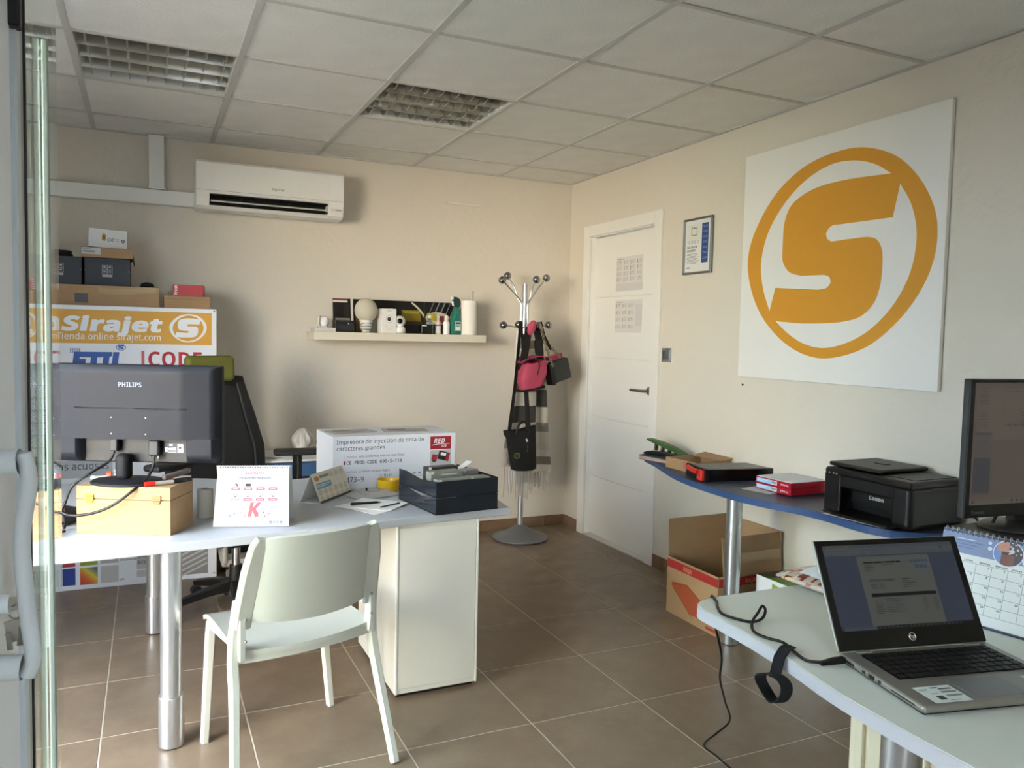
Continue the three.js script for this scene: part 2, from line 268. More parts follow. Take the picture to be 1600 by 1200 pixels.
// ---------------------------------------------------------------- floating shelf and what stands on it
{
  const t = thing('floating_shelf', 'long cream floating shelf on the back wall', 'shelf', [-1.284, 1.321, 0]);
  part(t, 'board', rb(1.092, 0.048, 0.25, 0.003), M('#ddd6c3', 0.45), [0, 0, 0.125]);
  const SY = 1.345;
  const photo = (seedK, right) => canvasTex(512, 256, (x, w, h) => {
    x.fillStyle = '#15120f'; x.fillRect(0, 0, w, h);
    if (!right) {
      x.fillStyle = '#b9b6ae'; x.beginPath(); x.moveTo(130, 256); x.lineTo(190, 90); x.lineTo(330, 60); x.lineTo(300, 256); x.fill();
      x.fillStyle = '#6b5a30'; x.fillRect(120, 90, 30, 166); x.fillStyle = '#d8d4cc'; x.fillRect(95, 0, 14, 210); x.fillStyle = '#a33a2f'; x.fillRect(0, 0, 80, 18); x.fillStyle = '#e5e2da'; x.fillRect(0, 14, 80, 14);
      x.fillStyle = '#2b2622'; x.fillRect(60, 40, 26, 150); x.fillStyle = '#8d8a80'; x.fillRect(10, 150, 80, 40);
      x.fillStyle = '#8e7a1e'; x.fillRect(380, 70, 110, 90); x.fillStyle = '#b3a13a'; x.fillRect(390, 78, 90, 20); x.fillStyle = '#3f3320'; x.fillRect(380, 160, 120, 30);
      x.strokeStyle = '#c9c4b4'; x.lineWidth = 12; x.beginPath(); x.moveTo(440, 10); x.quadraticCurveTo(490, 60, 512, 120); x.stroke();
    } else {
      x.strokeStyle = '#8c9298'; for (let i = 0; i < 7; i++) { x.lineWidth = 8 + 3 * (i % 3); x.beginPath(); x.moveTo(20 + i * 70, 130); x.lineTo(120 + i * 70, -10); x.stroke(); }
      x.fillStyle = '#d9c9b8'; x.beginPath(); x.ellipse(150, 130, 150, 50, 0, 0, 7); x.fill(); x.fillStyle = '#b7a63c'; x.fillRect(20, 90, 120, 60); x.fillStyle = '#8f3a34'; x.fillRect(170, 110, 60, 60);
      x.fillStyle = '#e8e6e0'; x.fillRect(240, 150, 200, 60); x.fillStyle = '#101010'; x.fillRect(0, 190, 512, 66);
    }
  });
  for (const [x0, x1, right, lab, ry] of [[-1.676, -1.085, 0, 'long printed photo card leaning behind the frosted globe lamp', 0], [-1.08, -0.795, 1, 'printed photo card leaning behind the small bottles', 0]]) {
    const c = thing('photo_card', lab, 'printed card', [(x0 + x1) / 2, SY, 0.045], 0);
    part(c, 'card', rb(x1 - x0, 0.21, 0.003, 0.001), M('#2b2926', 0.6), [0, 0.105, -0.01], [-0.16, 0, 0]);
    part(c, 'print', plane(x1 - x0 - 0.002, 0.208), printM(photo(1, right), 0.4), [0, 0.1053, -0.0078], [-0.16, 0, 0]);
  }
  // white cup-like sensor on its box at the left end
  one('product_box', 'flat white box under the white dome sensor at the left end of the shelf', 'box', rb(0.125, 0.024, 0.12, 0.002), M('#cfccc6', 0.6), [-1.755, SY + 0.012, 0.135]);
  const s = thing('dome_sensor', 'white dome sensor lying on a flat box, left end of the shelf', 'sensor', [-1.765, SY + 0.0245, 0.14]);
  part(s, 'shell', sph(0.036, 24, 16).scale(1, 0.95, 0.9), whiteBright, [0.01, 0.034, 0], [0, 0, 0.3]);
  part(s, 'rim', new THREE.TorusGeometry(0.03, 0.006, 10, 28), whitePlastic, [-0.014, 0.036, 0.012], [0, 1.1, 0]);
  part(s, 'foot', rb(0.05, 0.008, 0.045, 0.003), whitePlastic, [0.0, 0.004, 0.004]);
  const b = thing('camera_case', 'small black box beside the globe lamp on the shelf', 'box', [-1.637, SY, 0.15], 0.05);
  part(b, 'body', rb(0.115, 0.062, 0.07, 0.004), M('#1e2022', 0.5), [0, 0.031, 0]);
  part(b, 'lid', rb(0.119, 0.014, 0.074, 0.004), M('#2b2d2f', 0.4), [0, 0.064, 0]);
  part(b, 'clasp', sph(0.004, 10, 8), chrome, [0.02, 0.052, 0.036]);
  const l = thing('globe_lamp', 'frosted white globe lamp on a wire foot standing on the shelf', 'lamp', [-1.499, SY, 0.15]);
  part(l, 'globe', lathe([[0, 0.21], [0.022, 0.2065], [0.042, 0.196], [0.058, 0.179], [0.067, 0.158], [0.07, 0.138], [0.067, 0.116], [0.058, 0.096], [0.045, 0.082], [0.036, 0.076], [0, 0.076]]), P('#d8d2bd', 0.5, { transmission: 0.15, thickness: 0 }));
  part(l, 'collar', lathe([[0, 0.082], [0.038, 0.082], [0.04, 0.074], [0.038, 0.058], [0.034, 0.03], [0.022, 0.006], [0.02, 0], [0, 0]]), M('#dcdad2', 0.5));
  for (let i = 0; i < 3; i++) part(l, 'wire_foot', new THREE.TorusGeometry(0.04, 0.0022, 8, 30), steel, [0, 0.045 - i * 0.012, 0.004], [1.2 + i * 0.18, 0, 0.35 - i * 0.3]);
  part(l, 'red_tag', rb(0.006, 0.03, 0.004, 0.001), M('#a03028', 0.5), [-0.042, 0.055, 0.012], [0, 0, 0.15]);
  const k = thing('camera_carton', 'white retail carton with a printed camera picture on the shelf', 'carton', [-1.368, SY, 0.15], 0.06);
  part(k, 'body', rb(0.092, 0.15, 0.09, 0.002), whiteBright, [0, 0.075, 0]);
  part(k, 'print', plane(0.09, 0.148), printM(canvasTex(180, 296, (x, w, h) => { x.fillStyle = '#e9e7e2'; x.fillRect(0, 0, w, h); x.strokeStyle = '#a9a6a0'; x.lineWidth = 3; x.beginPath(); x.arc(90, 125, 42, 0, 7); x.stroke(); x.fillStyle = '#2a2326'; x.beginPath(); x.arc(90, 125, 24, 0, 7); x.fill(); x.fillStyle = '#6b5a66'; x.beginPath(); x.arc(86, 120, 9, 0, 7); x.fill(); x.strokeStyle = '#b5b2ac'; x.beginPath(); x.arc(90, 215, 40, 0, Math.PI); x.lineTo(50, 190); x.moveTo(130, 215); x.lineTo(130, 190); x.stroke(); x.fillStyle = '#c9c6c0'; x.fillRect(60, 20, 60, 10); })), [0, 0.075, 0.0455]);
  const c = thing('security_camera', 'small white ball-headed indoor camera with black lens on the shelf', 'camera', [-1.29, SY, 0.16]);
  part(c, 'base', lathe([[0, 0], [0.036, 0], [0.039, 0.01], [0.037, 0.03], [0.028, 0.043], [0, 0.046]]), whiteBright);
  const hd = part(c, 'head', sph(0.037, 28, 20), whiteBright, [0, 0.074, 0]);
  part(hd, 'lens_ring', new THREE.TorusGeometry(0.0185, 0.003, 10, 28), M('#d5d5d2', 0.3), [-0.005, 0.002, 0.0315], [0, -0.15, 0]);
  part(hd, 'lens', sph(0.017, 18, 12).scale(1, 1, 0.5), blackGloss, [-0.005, 0.002, 0.031], [0, -0.15, 0]);
  // dark items and bottles
  const bb = thing('phone_dock', 'small black glossy box beside the clear bottle on the shelf', 'box', [-1.12, SY, 0.17]);
  part(bb, 'body', rb(0.075, 0.062, 0.05, 0.006), blackGloss, [0, 0.031, 0]);
  part(bb, 'label', rb(0.03, 0.006, 0.001, 0.0005), whiteBright, [-0.018, 0.052, 0.0255]);
  function bottle(name, label, x, z, r, h, mat, capMat, capH) {
    const t = thing(name, label, 'bottle', [x, SY, z], 0, 'small bottles on the shelf');
    part(t, 'body', lathe([[0, 0], [r, 0], [r, h * 0.72], [r * 0.85, h * 0.8], [r * 0.42, h * 0.86], [r * 0.4, h], [0, h]], 24), mat);
    part(t, 'cap', lathe([[0, 0], [r * 0.46, 0], [r * 0.46, capH], [r * 0.3, capH + 0.004], [0, capH + 0.004]], 20), capMat, [0, h, 0]);
    return t;
  }
  const clear = P('#c9e4e2', 0.08, { transmission: 0.75, thickness: 0.02, ior: 1.35 });
  bottle('gel_bottle', 'clear blue hand gel bottle next to the black box on the shelf', -1.085, 0.14, 0.022, 0.1, clear, M('#dfe5e2', 0.4), 0.016);
  const p = bottle('spray_bottle', 'small clear bottle with red and white label on the shelf', -1.03, 0.15, 0.019, 0.1, M('#d5d3cd', 0.35), M('#c4c4c0', 0.3), 0.018);
  part(p, 'label', new THREE.CylinderGeometry(0.0195, 0.0195, 0.055, 24, 1, true), printM(canvasTex(128, 64, (x, w, h) => { x.fillStyle = '#ddd8d2'; x.fillRect(0, 0, w, h); x.fillStyle = '#a34a44'; x.fillRect(0, 0, w, 12); x.fillRect(70, 20, 30, 20); x.fillStyle = '#444'; for (let i = 0; i < 5; i++) x.fillRect(8, 20 + i * 8, 50, 3); })), [0, 0.036, 0]);
  bottle('cream_bottle', 'plain white round-shouldered bottle on the shelf', -0.977, 0.155, 0.0215, 0.1, whiteBright, whitePlastic, 0.016);
  const sp = thing('trigger_spray', 'turquoise trigger spray bottle with dark green head on the shelf', 'spray bottle', [-0.912, SY, 0.14], 0.2);
  const teal = P('#2a8a78', 0.25, { transmission: 0.25, thickness: 0.02 });
  part(sp, 'body', slabBody(), teal);
  function slabBody() { const s = new THREE.Shape(); s.moveTo(-0.04, 0); s.lineTo(0.036, 0); s.bezierCurveTo(0.042, 0.06, 0.034, 0.11, 0.026, 0.14); s.lineTo(0.018, 0.178); s.lineTo(-0.006, 0.178); s.bezierCurveTo(-0.006, 0.14, -0.044, 0.11, -0.04, 0); return ext(s, 0.05, 0.012).translate(0, 0, -0.025); }
  part(sp, 'label', rb(0.045, 0.06, 0.001, 0.0004), printM(canvasTex(64, 96, (x, w, h) => { x.fillStyle = '#b9d2cb'; x.fillRect(0, 0, w, h); x.fillStyle = '#26343a'; x.fillRect(6, 8, 52, 18); x.fillRect(6, 34, 40, 5); x.fillRect(6, 46, 46, 5); x.fillStyle = '#e8eeec'; x.fillRect(10, 58, 40, 28); })), [0.006, 0.055, 0.0256]);
  const hdm = part(sp, 'trigger_head', ext((() => { const s = new THREE.Shape(); s.moveTo(-0.012, 0.178); s.lineTo(0.024, 0.178); s.lineTo(0.034, 0.205); s.bezierCurveTo(0.034, 0.235, 0.01, 0.245, -0.02, 0.243); s.lineTo(-0.022, 0.222); s.closePath(); return s; })(), 0.026, 0.004).translate(0, 0, -0.013), M('#12403c', 0.35));
  part(hdm, 'nozzle', rb(0.012, 0.02, 0.02, 0.003), whiteBright, [-0.026, 0.234, 0]);
  part(hdm, 'trigger', bar([[-0.012, 0.22, 0, 0.012, 0.012], [-0.022, 0.205, 0, 0.012, 0.01], [-0.018, 0.186, 0, 0.012, 0.008]], [0, 0, 1]), whiteBright);
  const rl = thing('paper_roll', 'white kitchen paper roll at the right end of the shelf', 'paper roll', [-0.822, SY, 0.15]);
  part(rl, 'roll', lathe([[0.0, 0], [0.05, 0], [0.052, 0.002], [0.052, 0.218], [0.05, 0.22], [0.02, 0.22], [0.019, 0.2], [0, 0.2]]), M('#f2eee4', 0.85));
  part(rl, 'inner_ring', new THREE.TorusGeometry(0.02, 0.003, 8, 24), M('#d9d2c2', 0.8), [0, 0.221, 0], [Math.PI / 2, 0, 0]);
  const rp = thing('metal_rod', 'pair of thin metal rods standing up from the paper roll', 'rod', [-0.8, SY + 0.2, 0.15]);
  part(rp, 'rod', cyl(0.004, 0.004, 0.085, 10), steel, [0.004, 0.0425, 0]); part(rp, 'rod', cyl(0.0035, 0.0035, 0.08, 10), M('#cfcabb', 0.4), [-0.006, 0.04, 0.004]);
}

// ---------------------------------------------------------------- signs, poster, calendars, switch on the right wall
const LOGO = {
  OUT: [[0.645, 0.09], [0.788, 0.15], [0.881, 0.237], [0.944, 0.339], [0.968, 0.424], [0.963, 0.534], [0.919, 0.643], [0.829, 0.756], [0.695, 0.853], [0.504, 0.901], [0.361, 0.878], [0.219, 0.8], [0.106, 0.681], [0.041, 0.523], [0.046, 0.416], [0.109, 0.293], [0.214, 0.181], [0.358, 0.106], [0.507, 0.081]],
  A: [[[0.772, 0.211], [0.704, 0.166], [0.612, 0.133], [0.496, 0.125], [0.361, 0.166], [0.241, 0.252], [0.154, 0.367], [0.122, 0.493], [0.14, 0.6], [0.185, 0.704]], [[0.215, 0.603]], [[0.453, 0.622], [0.494, 0.617], [0.514, 0.597], [0.508, 0.575], [0.483, 0.564]], [[0.357, 0.56], [0.289, 0.538], [0.252, 0.491], [0.248, 0.422], [0.254, 0.321], [0.287, 0.259], [0.351, 0.224], [0.434, 0.204], [0.566, 0.199], [0.772, 0.211]]],
  B: [[[0.812, 0.255], [0.857, 0.326], [0.884, 0.405], [0.89, 0.472], [0.876, 0.565], [0.833, 0.659], [0.76, 0.746], [0.656, 0.817], [0.502, 0.859], [0.388, 0.843], [0.297, 0.8], [0.224, 0.748]], [[0.369, 0.759], [0.482, 0.759], [0.588, 0.753], [0.669, 0.733], [0.724, 0.685], [0.749, 0.616], [0.753, 0.518], [0.745, 0.478], [0.722, 0.446], [0.686, 0.434], [0.618, 0.432], [0.509, 0.433]], [[0.487, 0.419], [0.482, 0.396], [0.505, 0.372], [0.564, 0.37]], [[0.788, 0.373]]],
};
function smoothPts(seg, closed = false) { if (seg.length < 3) return seg; return new THREE.CatmullRomCurve3(seg.map(p => V(p[0], p[1], 0)), closed, 'centripetal').getPoints(seg.length * 6).map(p => [p.x, p.y]); }
function drawLogo(x, X, Y, W, Hh, fg, bg) {
  const fill = (pts, c) => { x.fillStyle = c; x.beginPath(); pts.forEach((p, i) => x[i ? 'lineTo' : 'moveTo'](X + p[0] * W, Y + p[1] * Hh)); x.closePath(); x.fill(); };
  fill(smoothPts(LOGO.OUT, true), fg);
  for (const k of ['A', 'B']) fill(LOGO[k].flatMap(s => smoothPts(s)), bg);
}
{
  const t = thing('wall_sign', 'large square white board with an orange ringed letter S on the right wall', 'sign', [-0.012, 1.165, 1.805]);
  part(t, 'board', rb(0.018, 1.085, 1.102, 0.003), M('#eceae4', 0.5), [0, 0.5425, 0.551]);
  part(t, 'print', plane(1.1, 1.083), printM(canvasTex(1200, 1180, (x, w, h) => { x.fillStyle = '#eeece7'; x.fillRect(0, 0, w, h); drawLogo(x, 0, 0, w, h, orange, '#eeece7'); }), 0.45), [-0.0095, 0.5425, 0.551], [0, -Math.PI / 2, 0]);
  one('wall_nail', 'small dark nail in the wall below the corner of the big sign', 'nail', lathe([[0, 0], [0.004, 0], [0.006, 0.004], [0, 0.006]], 12), black, [0, 1.124, 1.823], [0, 0, Math.PI / 2]);
}
{
  const t = thing('framed_poster', 'silver-framed notice with blue side panel beside the white door', 'poster', [-0.001, 1.702, 1.315]);
  const w = 0.242, h = 0.3;
  for (const [y, z, hh, ww] of [[0.005, w / 2, 0.012, w], [h - 0.005, w / 2, 0.012, w], [h / 2, 0.006, h, 0.012], [h / 2, w - 0.006, h, 0.012]]) part(t, 'frame', rb(0.018, hh, ww, 0.003), steel, [-0.009, y, z]);
  part(t, 'backing', bx(0.004, h - 0.01, w - 0.01), whiteBright, [-0.006, h / 2, w / 2]);
  part(t, 'print', plane(w - 0.02, h - 0.02), printM(canvasTex(444, 560, (x, W, Hh) => {
    x.fillStyle = '#e3e4e2'; x.fillRect(0, 0, W, Hh); x.fillStyle = '#dfe0d6'; x.fillRect(40, 40, 230, 170);
    x.fillStyle = '#2c4a86'; x.fillRect(285, 45, 110, 420); x.fillStyle = '#8fa3c9'; for (let i = 0; i < 7; i++) { x.fillRect(305, 70 + i * 56, 70, 5); x.fillRect(300, 82 + i * 56, 80, 4); }
    x.strokeStyle = '#2a2a2a'; x.lineWidth = 6; x.strokeRect(110, 85, 90, 75); x.beginPath(); x.moveTo(110, 85); x.lineTo(120, 68); x.lineTo(150, 68); x.lineTo(158, 85); x.stroke();
    x.lineWidth = 3; for (let i = 0; i < 4; i++) x.strokeRect(55 + i * 52, 220, 26, 24);
    x.fillStyle = '#222'; x.font = 'bold 34px sans-serif'; x.fillText('SUS DATOS', 35, 300, 200); x.fillText('SEGUROS', 35, 338, 170);
    x.fillStyle = '#777'; for (let i = 0; i < 9; i++) x.fillRect(35, 358 + i * 13, 215 - (i % 3) * 25, 4); x.fillStyle = '#333'; x.fillRect(38, 505, 60, 9);
  }), 0.5), [-0.0085, h / 2, w / 2], [0, -Math.PI / 2, 0]);
  const cal = (y, z, w, h, lab, cols, rows, side) => {
    const p = thing('paper_calendar', lab, 'calendar', [0.0305, y, z], 0);
    part(p, 'sheet', plane(w, h), printM(canvasTex(384, 288, (x, W, Hh) => {
      x.fillStyle = '#dedbd6'; x.fillRect(0, 0, W, Hh); x.fillStyle = '#b6b1ae'; x.fillRect(20, 14, 90, 8); x.fillStyle = '#d3d1cf'; if (!side) x.fillRect(0, 222, W, 60); else x.fillRect(290, 40, 94, 190);
      for (let c = 0; c < cols; c++) for (let r = 0; r < rows; r++) { const X = 16 + c * (side ? 92 : 96), Y = 32 + r * (side ? 62 : 46); x.fillStyle = ['#555a6b', '#6b6f80', '#b35a55'][(c + r) % 3]; x.fillRect(X, Y, 6, 34); x.fillStyle = '#aaa'; for (let i = 0; i < 5; i++) x.fillRect(X + 14, Y + i * 7, 50, 2); if ((c * 3 + r) % 4 === 0) { x.fillStyle = '#556'; x.fillRect(X + 30, Y + 6, 16, 4); } }
    })), [0, 0, 0], [0, -Math.PI / 2, 0]);
  };
  cal(1.752, 0.713, 0.3, 0.218, 'upper pale paper year calendar taped to the white door', 4, 4, 0);
  cal(1.484, 0.715, 0.305, 0.205, 'lower paper year calendar taped to the white door', 3, 4, 1);
  const s = thing('light_switch', 'grey metallic light switch beside the white door', 'light switch', [0, 1.253, 1.178]);
  part(s, 'plate', rb(0.009, 0.082, 0.085, 0.004), greyPaintMetal, [-0.0045, 0, 0]); part(s, 'rocker', rb(0.006, 0.048, 0.05, 0.002), M('#6c6f72', 0.35, { metalness: 0.6 }), [-0.0105, 0, 0], [0, 0, 0.04]);
}

// ---------------------------------------------------------------- coat stand and what hangs on it
{
  const CX = -0.468, CZ = 0.25;
  const t = thing('coat_stand', 'chrome coat stand with ball hooks and round grey base in the corner', 'coat stand', [CX, 0, CZ]);
  part(t, 'base', lathe([[0, 0], [0.18, 0], [0.186, 0.008], [0.182, 0.018], [0.13, 0.035], [0.075, 0.06], [0.04, 0.082], [0.024, 0.095], [0, 0.095]], 56), M('#84878b', 0.35, { metalness: 0.5 }));
  part(t, 'pole', cyl(0.0185, 0.0185, 1.6, 28), alu, [0, 0.885, 0]);
  const tops = [[-0.179, 1.701, 0.03], [-0.098, 1.739, -0.07], [0.035, 1.712, 0.09], [0.168, 1.735, -0.03]];
  for (const [x, y, z] of tops) { const l = Math.hypot(x, z), dx = x / l * 0.028, dz = z / l * 0.028; const a = part(t, 'arm', tube([[dx, 1.35, dz], [dx, 1.45, dz], [dx, 1.56, dz], [dx * 1.6, 1.585, dz * 1.6], [x * 0.6, 1.585 + (y - 1.585) * 0.5, z * 0.6], [x * 0.95, y - 0.006, z * 0.95]], 0.0055, 40), alu); part(a, 'ball', sph(0.0255), M('#9c9da0', 0.16, { metalness: 1 }), [x, y, z]); }
  const low = [[-0.165, 1.413, 0.03], [-0.088, 1.418, 0.1], [0.152, 1.422, 0.05], [0.04, 1.41, 0.12]];
  for (const [x, y, z] of low) { const l = Math.hypot(x, z); const a = part(t, 'arm', tube([[x / l * 0.02, 1.40, z / l * 0.02], [x * 0.5, 1.405, z * 0.5], [x * 0.93, y, z * 0.93]], 0.0055, 20), alu); part(a, 'ball', sph(0.0255), M('#9c9da0', 0.16, { metalness: 1 }), [x, y, z]); }
  // scarf with broad stripes
  const scarfTex = canvasTex(256, 1024, (x, w, h) => {
    const bands = [['#cfc6b5', 0.14], ['#8d857a', 0.07], ['#d3cbbb', 0.12], ['#4c4844', 0.13], ['#d8d0c0', 0.1], ['#98897c', 0.07], ['#d3cbbb', 0.1], ['#403d3b', 0.1], ['#d8d0c1', 0.06], ['#8e8276', 0.06], ['#d9d2c4', 0.05]]; let y = 0;
    for (const [c, f] of bands) { x.fillStyle = c; x.fillRect(0, y, w, f * h + 1); y += f * h; }
    for (let i = 0; i < 9000; i++) { x.fillStyle = rnd() < 0.5 ? 'rgba(255,255,255,0.10)' : 'rgba(20,15,10,0.12)'; x.fillRect(rnd() * w, rnd() * h, 2 + rnd() * 3, 2); }
  });
  const scarf = thing('scarf', 'beige and charcoal striped woollen scarf hanging on the coat stand', 'scarf', [CX, 0, CZ]);
  const cloth = printM(scarfTex, 0.95); cloth.side = THREE.DoubleSide; scarfTex.wrapS = scarfTex.wrapT = THREE.RepeatWrapping; const st2 = scarfTex.clone(); st2.offset.set(0, 0.17); st2.needsUpdate = true; const cloth2 = printM(st2, 0.95); cloth2.side = THREE.DoubleSide;
  part(scarf, 'wrap', slab((u, v) => { const y = 1.36 - v * 0.86, a = Math.sin(u * 9 + 1) * 0.014 * (0.4 + v), sp = 0.045 + 0.085 * v; return [(u - 0.5) * 2 * sp - 0.015 - 0.035 * v, y, 0.075 + a + 0.02 * Math.sin(v * 5)]; }, 26, 30, 0.006), cloth, [0, 0, 0], [0, 0, 0]);
  part(scarf, 'tail', slab((u, v) => { const y = 1.32 - v * 0.88, a = Math.sin(u * 8) * 0.016; return [0.06 + 0.05 * v + (u - 0.5) * (0.1 + 0.09 * v), y, 0.03 + a + 0.01 * Math.sin(v * 6)]; }, 20, 30, 0.006), cloth2);
  const fr = []; for (let i = 0; i < 12; i++) { const x = -0.16 + i * 0.018; fr.push(tube([[x, 0.52, 0.09 + 0.012 * Math.sin(i)], [x + rr(-0.006, 0.006), 0.43, 0.09], [x + rr(-0.012, 0.012), 0.33 - rr(0, 0.05), 0.092]], 0.0035, 10, 6)); }
  for (let i = 0; i < 8; i++) { const x = 0.05 + i * 0.02; fr.push(tube([[x, 0.45, 0.035], [x + rr(-0.006, 0.006), 0.4, 0.035], [x + rr(-0.008, 0.008), 0.35 - rr(0, 0.03), 0.036]], 0.0045, 10, 6)); }
  const fm = part(scarf, 'fringe', join(...fr), M('#c5bbac', 0.95)); fm.userData.kind = 'stuff';
  const sh = thing('white_shawl', 'thin white cloth hanging behind the scarf on the coat stand', 'cloth', [CX, 0, CZ]);
  part(sh, 'drape', slab((u, v) => { const y = 1.38 - v * 1.02; return [0.0 + (u - 0.5) * (0.08 + 0.2 * v) + 0.06 * v, y, -0.035 + Math.sin(u * 10) * 0.016]; }, 24, 24, 0.004), M('#dad6d6', 0.95));
  // black tote on a long strap
  const to = thing('tote_bag', 'small black bucket bag on a long strap, low on the coat stand', 'bag', [CX, 0, CZ + 0.02]);
  part(to, 'body', slab((u, v) => { const th = u * Math.PI * 2, y = 0.745 - v * 0.25, w = 0.105 - 0.02 * v, d = 0.042 + 0.012 * v; return [-0.085 + Math.cos(th) * w + 0.03 * v - (v < 0.15 && Math.cos(th) < -0.6 ? 0.012 : 0), y + (Math.cos(th) < 0 ? 0.0 : -0.03 * (1 - v)) * -Math.cos(th), 0.13 + Math.sin(th) * d]; }, 40, 10, 0.004), M('#0c0c0d', 0.75));
  part(to, 'bottom', cyl(0.085, 0.07, 0.012, 32).scale(1, 1, 0.62), M('#0a0a0b', 0.75), [-0.055, 0.492, 0.13]);
  part(to, 'strap', bar([[-0.09, 1.44, 0.105, 0.016, 0.004], [-0.1, 1.3, 0.112, 0.02, 0.004], [-0.125, 1.02, 0.12, 0.022, 0.004], [-0.155, 0.78, 0.125, 0.024, 0.004], [-0.165, 0.7, 0.125, 0.024, 0.004]]), black);
  part(to, 'strap', bar([[-0.086, 1.44, 0.105, 0.016, 0.004], [-0.075, 1.3, 0.118, 0.022, 0.004], [-0.055, 1.02, 0.135, 0.03, 0.004], [-0.045, 0.84, 0.15, 0.034, 0.005], [-0.045, 0.72, 0.165, 0.036, 0.005]]), black);
  part(to, 'carry_handle', tube([[-0.13, 0.72, 0.165], [-0.11, 0.79, 0.17], [-0.07, 0.8, 0.17], [-0.04, 0.73, 0.17]], 0.009, 30), black);
  part(to, 'emblem', new THREE.TorusGeometry(0.017, 0.0028, 8, 24), M('#8d8f4a', 0.6), [-0.125, 0.588, 0.176], [0, -0.35, 0]);
  part(to, 'emblem_bolt', tube([[-0.118, 0.598, 0.176], [-0.13, 0.588, 0.174], [-0.12, 0.588, 0.176], [-0.132, 0.577, 0.174]], 0.0018, 20, 6), M('#8d8f4a', 0.6));
  part(to, 'tag', rb(0.012, 0.022, 0.002, 0.0008), whiteBright, [-0.062, 0.685, 0.182], [0, 0, 0.4]);
  for (let i = 0; i < 6; i++) part(to, 'printed_mark', rb(0.006, 0.004, 0.001, 0.0004), M('#7d7c3a', 0.6), [-0.055, 0.655 - i * 0.0085, 0.181]);
  // pink and grey shoulder bag
  const pk = thing('pink_bag', 'pink and black handbag hanging from the coat stand', 'handbag', [CX - 0.065, 0, CZ]);
  const pink = M('#b9445f', 0.65);
  part(pk, 'body', slab((u, v) => { const th = u * Math.PI * 2, c = Math.cos(th), s = Math.sin(th), q = Math.sign(c) * Math.pow(Math.abs(c), 0.55), r = Math.sign(s) * Math.pow(Math.abs(s), 0.6); const y = 1.185 - v * 0.17, bulge = 0.85 + 0.2 * Math.sin(Math.PI * Math.min(1, v * 1.1)); return [0.035 + q * 0.085 * bulge + 0.02 * (1 - v), y + 0.035 * q * (0.5) + 0.006 * Math.sin(th * 3 + v * 6), 0.17 + r * 0.055 * bulge]; }, 44, 14, 0.004), pink);
  part(pk, 'flap', slab((u, v) => [0.035 + (u - 0.5) * 0.175, 1.195 + 0.02 * Math.sin(u * 3) + 0.035 * (u - 0.5), 0.17 + (v - 0.5) * 0.105], 10, 6, 0.006), M('#a9345a', 0.6));
  part(pk, 'bottom', rb(0.17, 0.014, 0.1, 0.006), black, [0.035, 1.012, 0.17], [0, 0, 0.18]);
  part(pk, 'piping', tube([[-0.055, 1.17, 0.222], [0.0, 1.2, 0.226], [0.05, 1.195, 0.228], [0.065, 1.16, 0.23], [0.05, 1.1, 0.232]], 0.004, 40), M('#33161f', 0.6));
  part(pk, 'knot', sph(0.04, 18, 14).scale(0.7, 1.25, 0.5), pink, [0.042, 1.4, 0.155], [0, 0, -0.35]);
  part(pk, 'strap', bar([[-0.03, 1.18, 0.19, 0.05, 0.006], [-0.005, 1.28, 0.175, 0.05, 0.006], [0.03, 1.4, 0.14, 0.045, 0.006]]), black);
  part(pk, 'strap', bar([[0.1, 1.2, 0.17, 0.05, 0.006], [0.1, 1.32, 0.15, 0.055, 0.006], [0.1, 1.43, 0.1, 0.06, 0.008], [0.135, 1.43, 0.07, 0.05, 0.006], [0.16, 1.35, 0.09, 0.03, 0.005], [0.2, 1.26, 0.13, 0.02, 0.004]]), black);
  const gy = thing('grey_bag', 'small grey felt handbag with chain strap beside the pink bag', 'handbag', [CX - 0.065, 0, CZ]);
  const felt = M('#3c3d3a', 0.9);
  part(gy, 'body', rb(0.135, 0.14, 0.06, 0.012, 3), felt, [0.265, 1.13, 0.13], [0, 0.15, 0.28]);
  part(gy, 'side_panel', rb(0.03, 0.14, 0.075, 0.008), black, [0.185, 1.1, 0.145], [0, 0.15, 0.28]);
  part(gy, 'pink_lining', rb(0.11, 0.03, 0.05, 0.008), M('#b5345c', 0.6), [0.22, 1.215, 0.13], [0, 0.15, 0.28]);
  const links = []; for (let i = 0; i < 22; i++) { const f = i / 21; links.push(mv(new THREE.TorusGeometry(0.0085, 0.0026, 6, 12), 0.085 + 0.055 * f + 0.03 * f * f, 1.4 - 0.24 * f, 0.205 + 0.01 * f, 0.3, (i % 2) * 1.5, 0.6)); }
  for (let i = 0; i < 6; i++) { const f = i / 5; links.push(mv(new THREE.TorusGeometry(0.0085, 0.0026, 6, 12), 0.185 + 0.055 * f, 1.27 - 0.05 * f, 0.17, 0.3, (i % 2) * 1.5, 0.6)); }
  part(gy, 'chain', join(...links), M('#a59a80', 0.3, { metalness: 1 }));
}

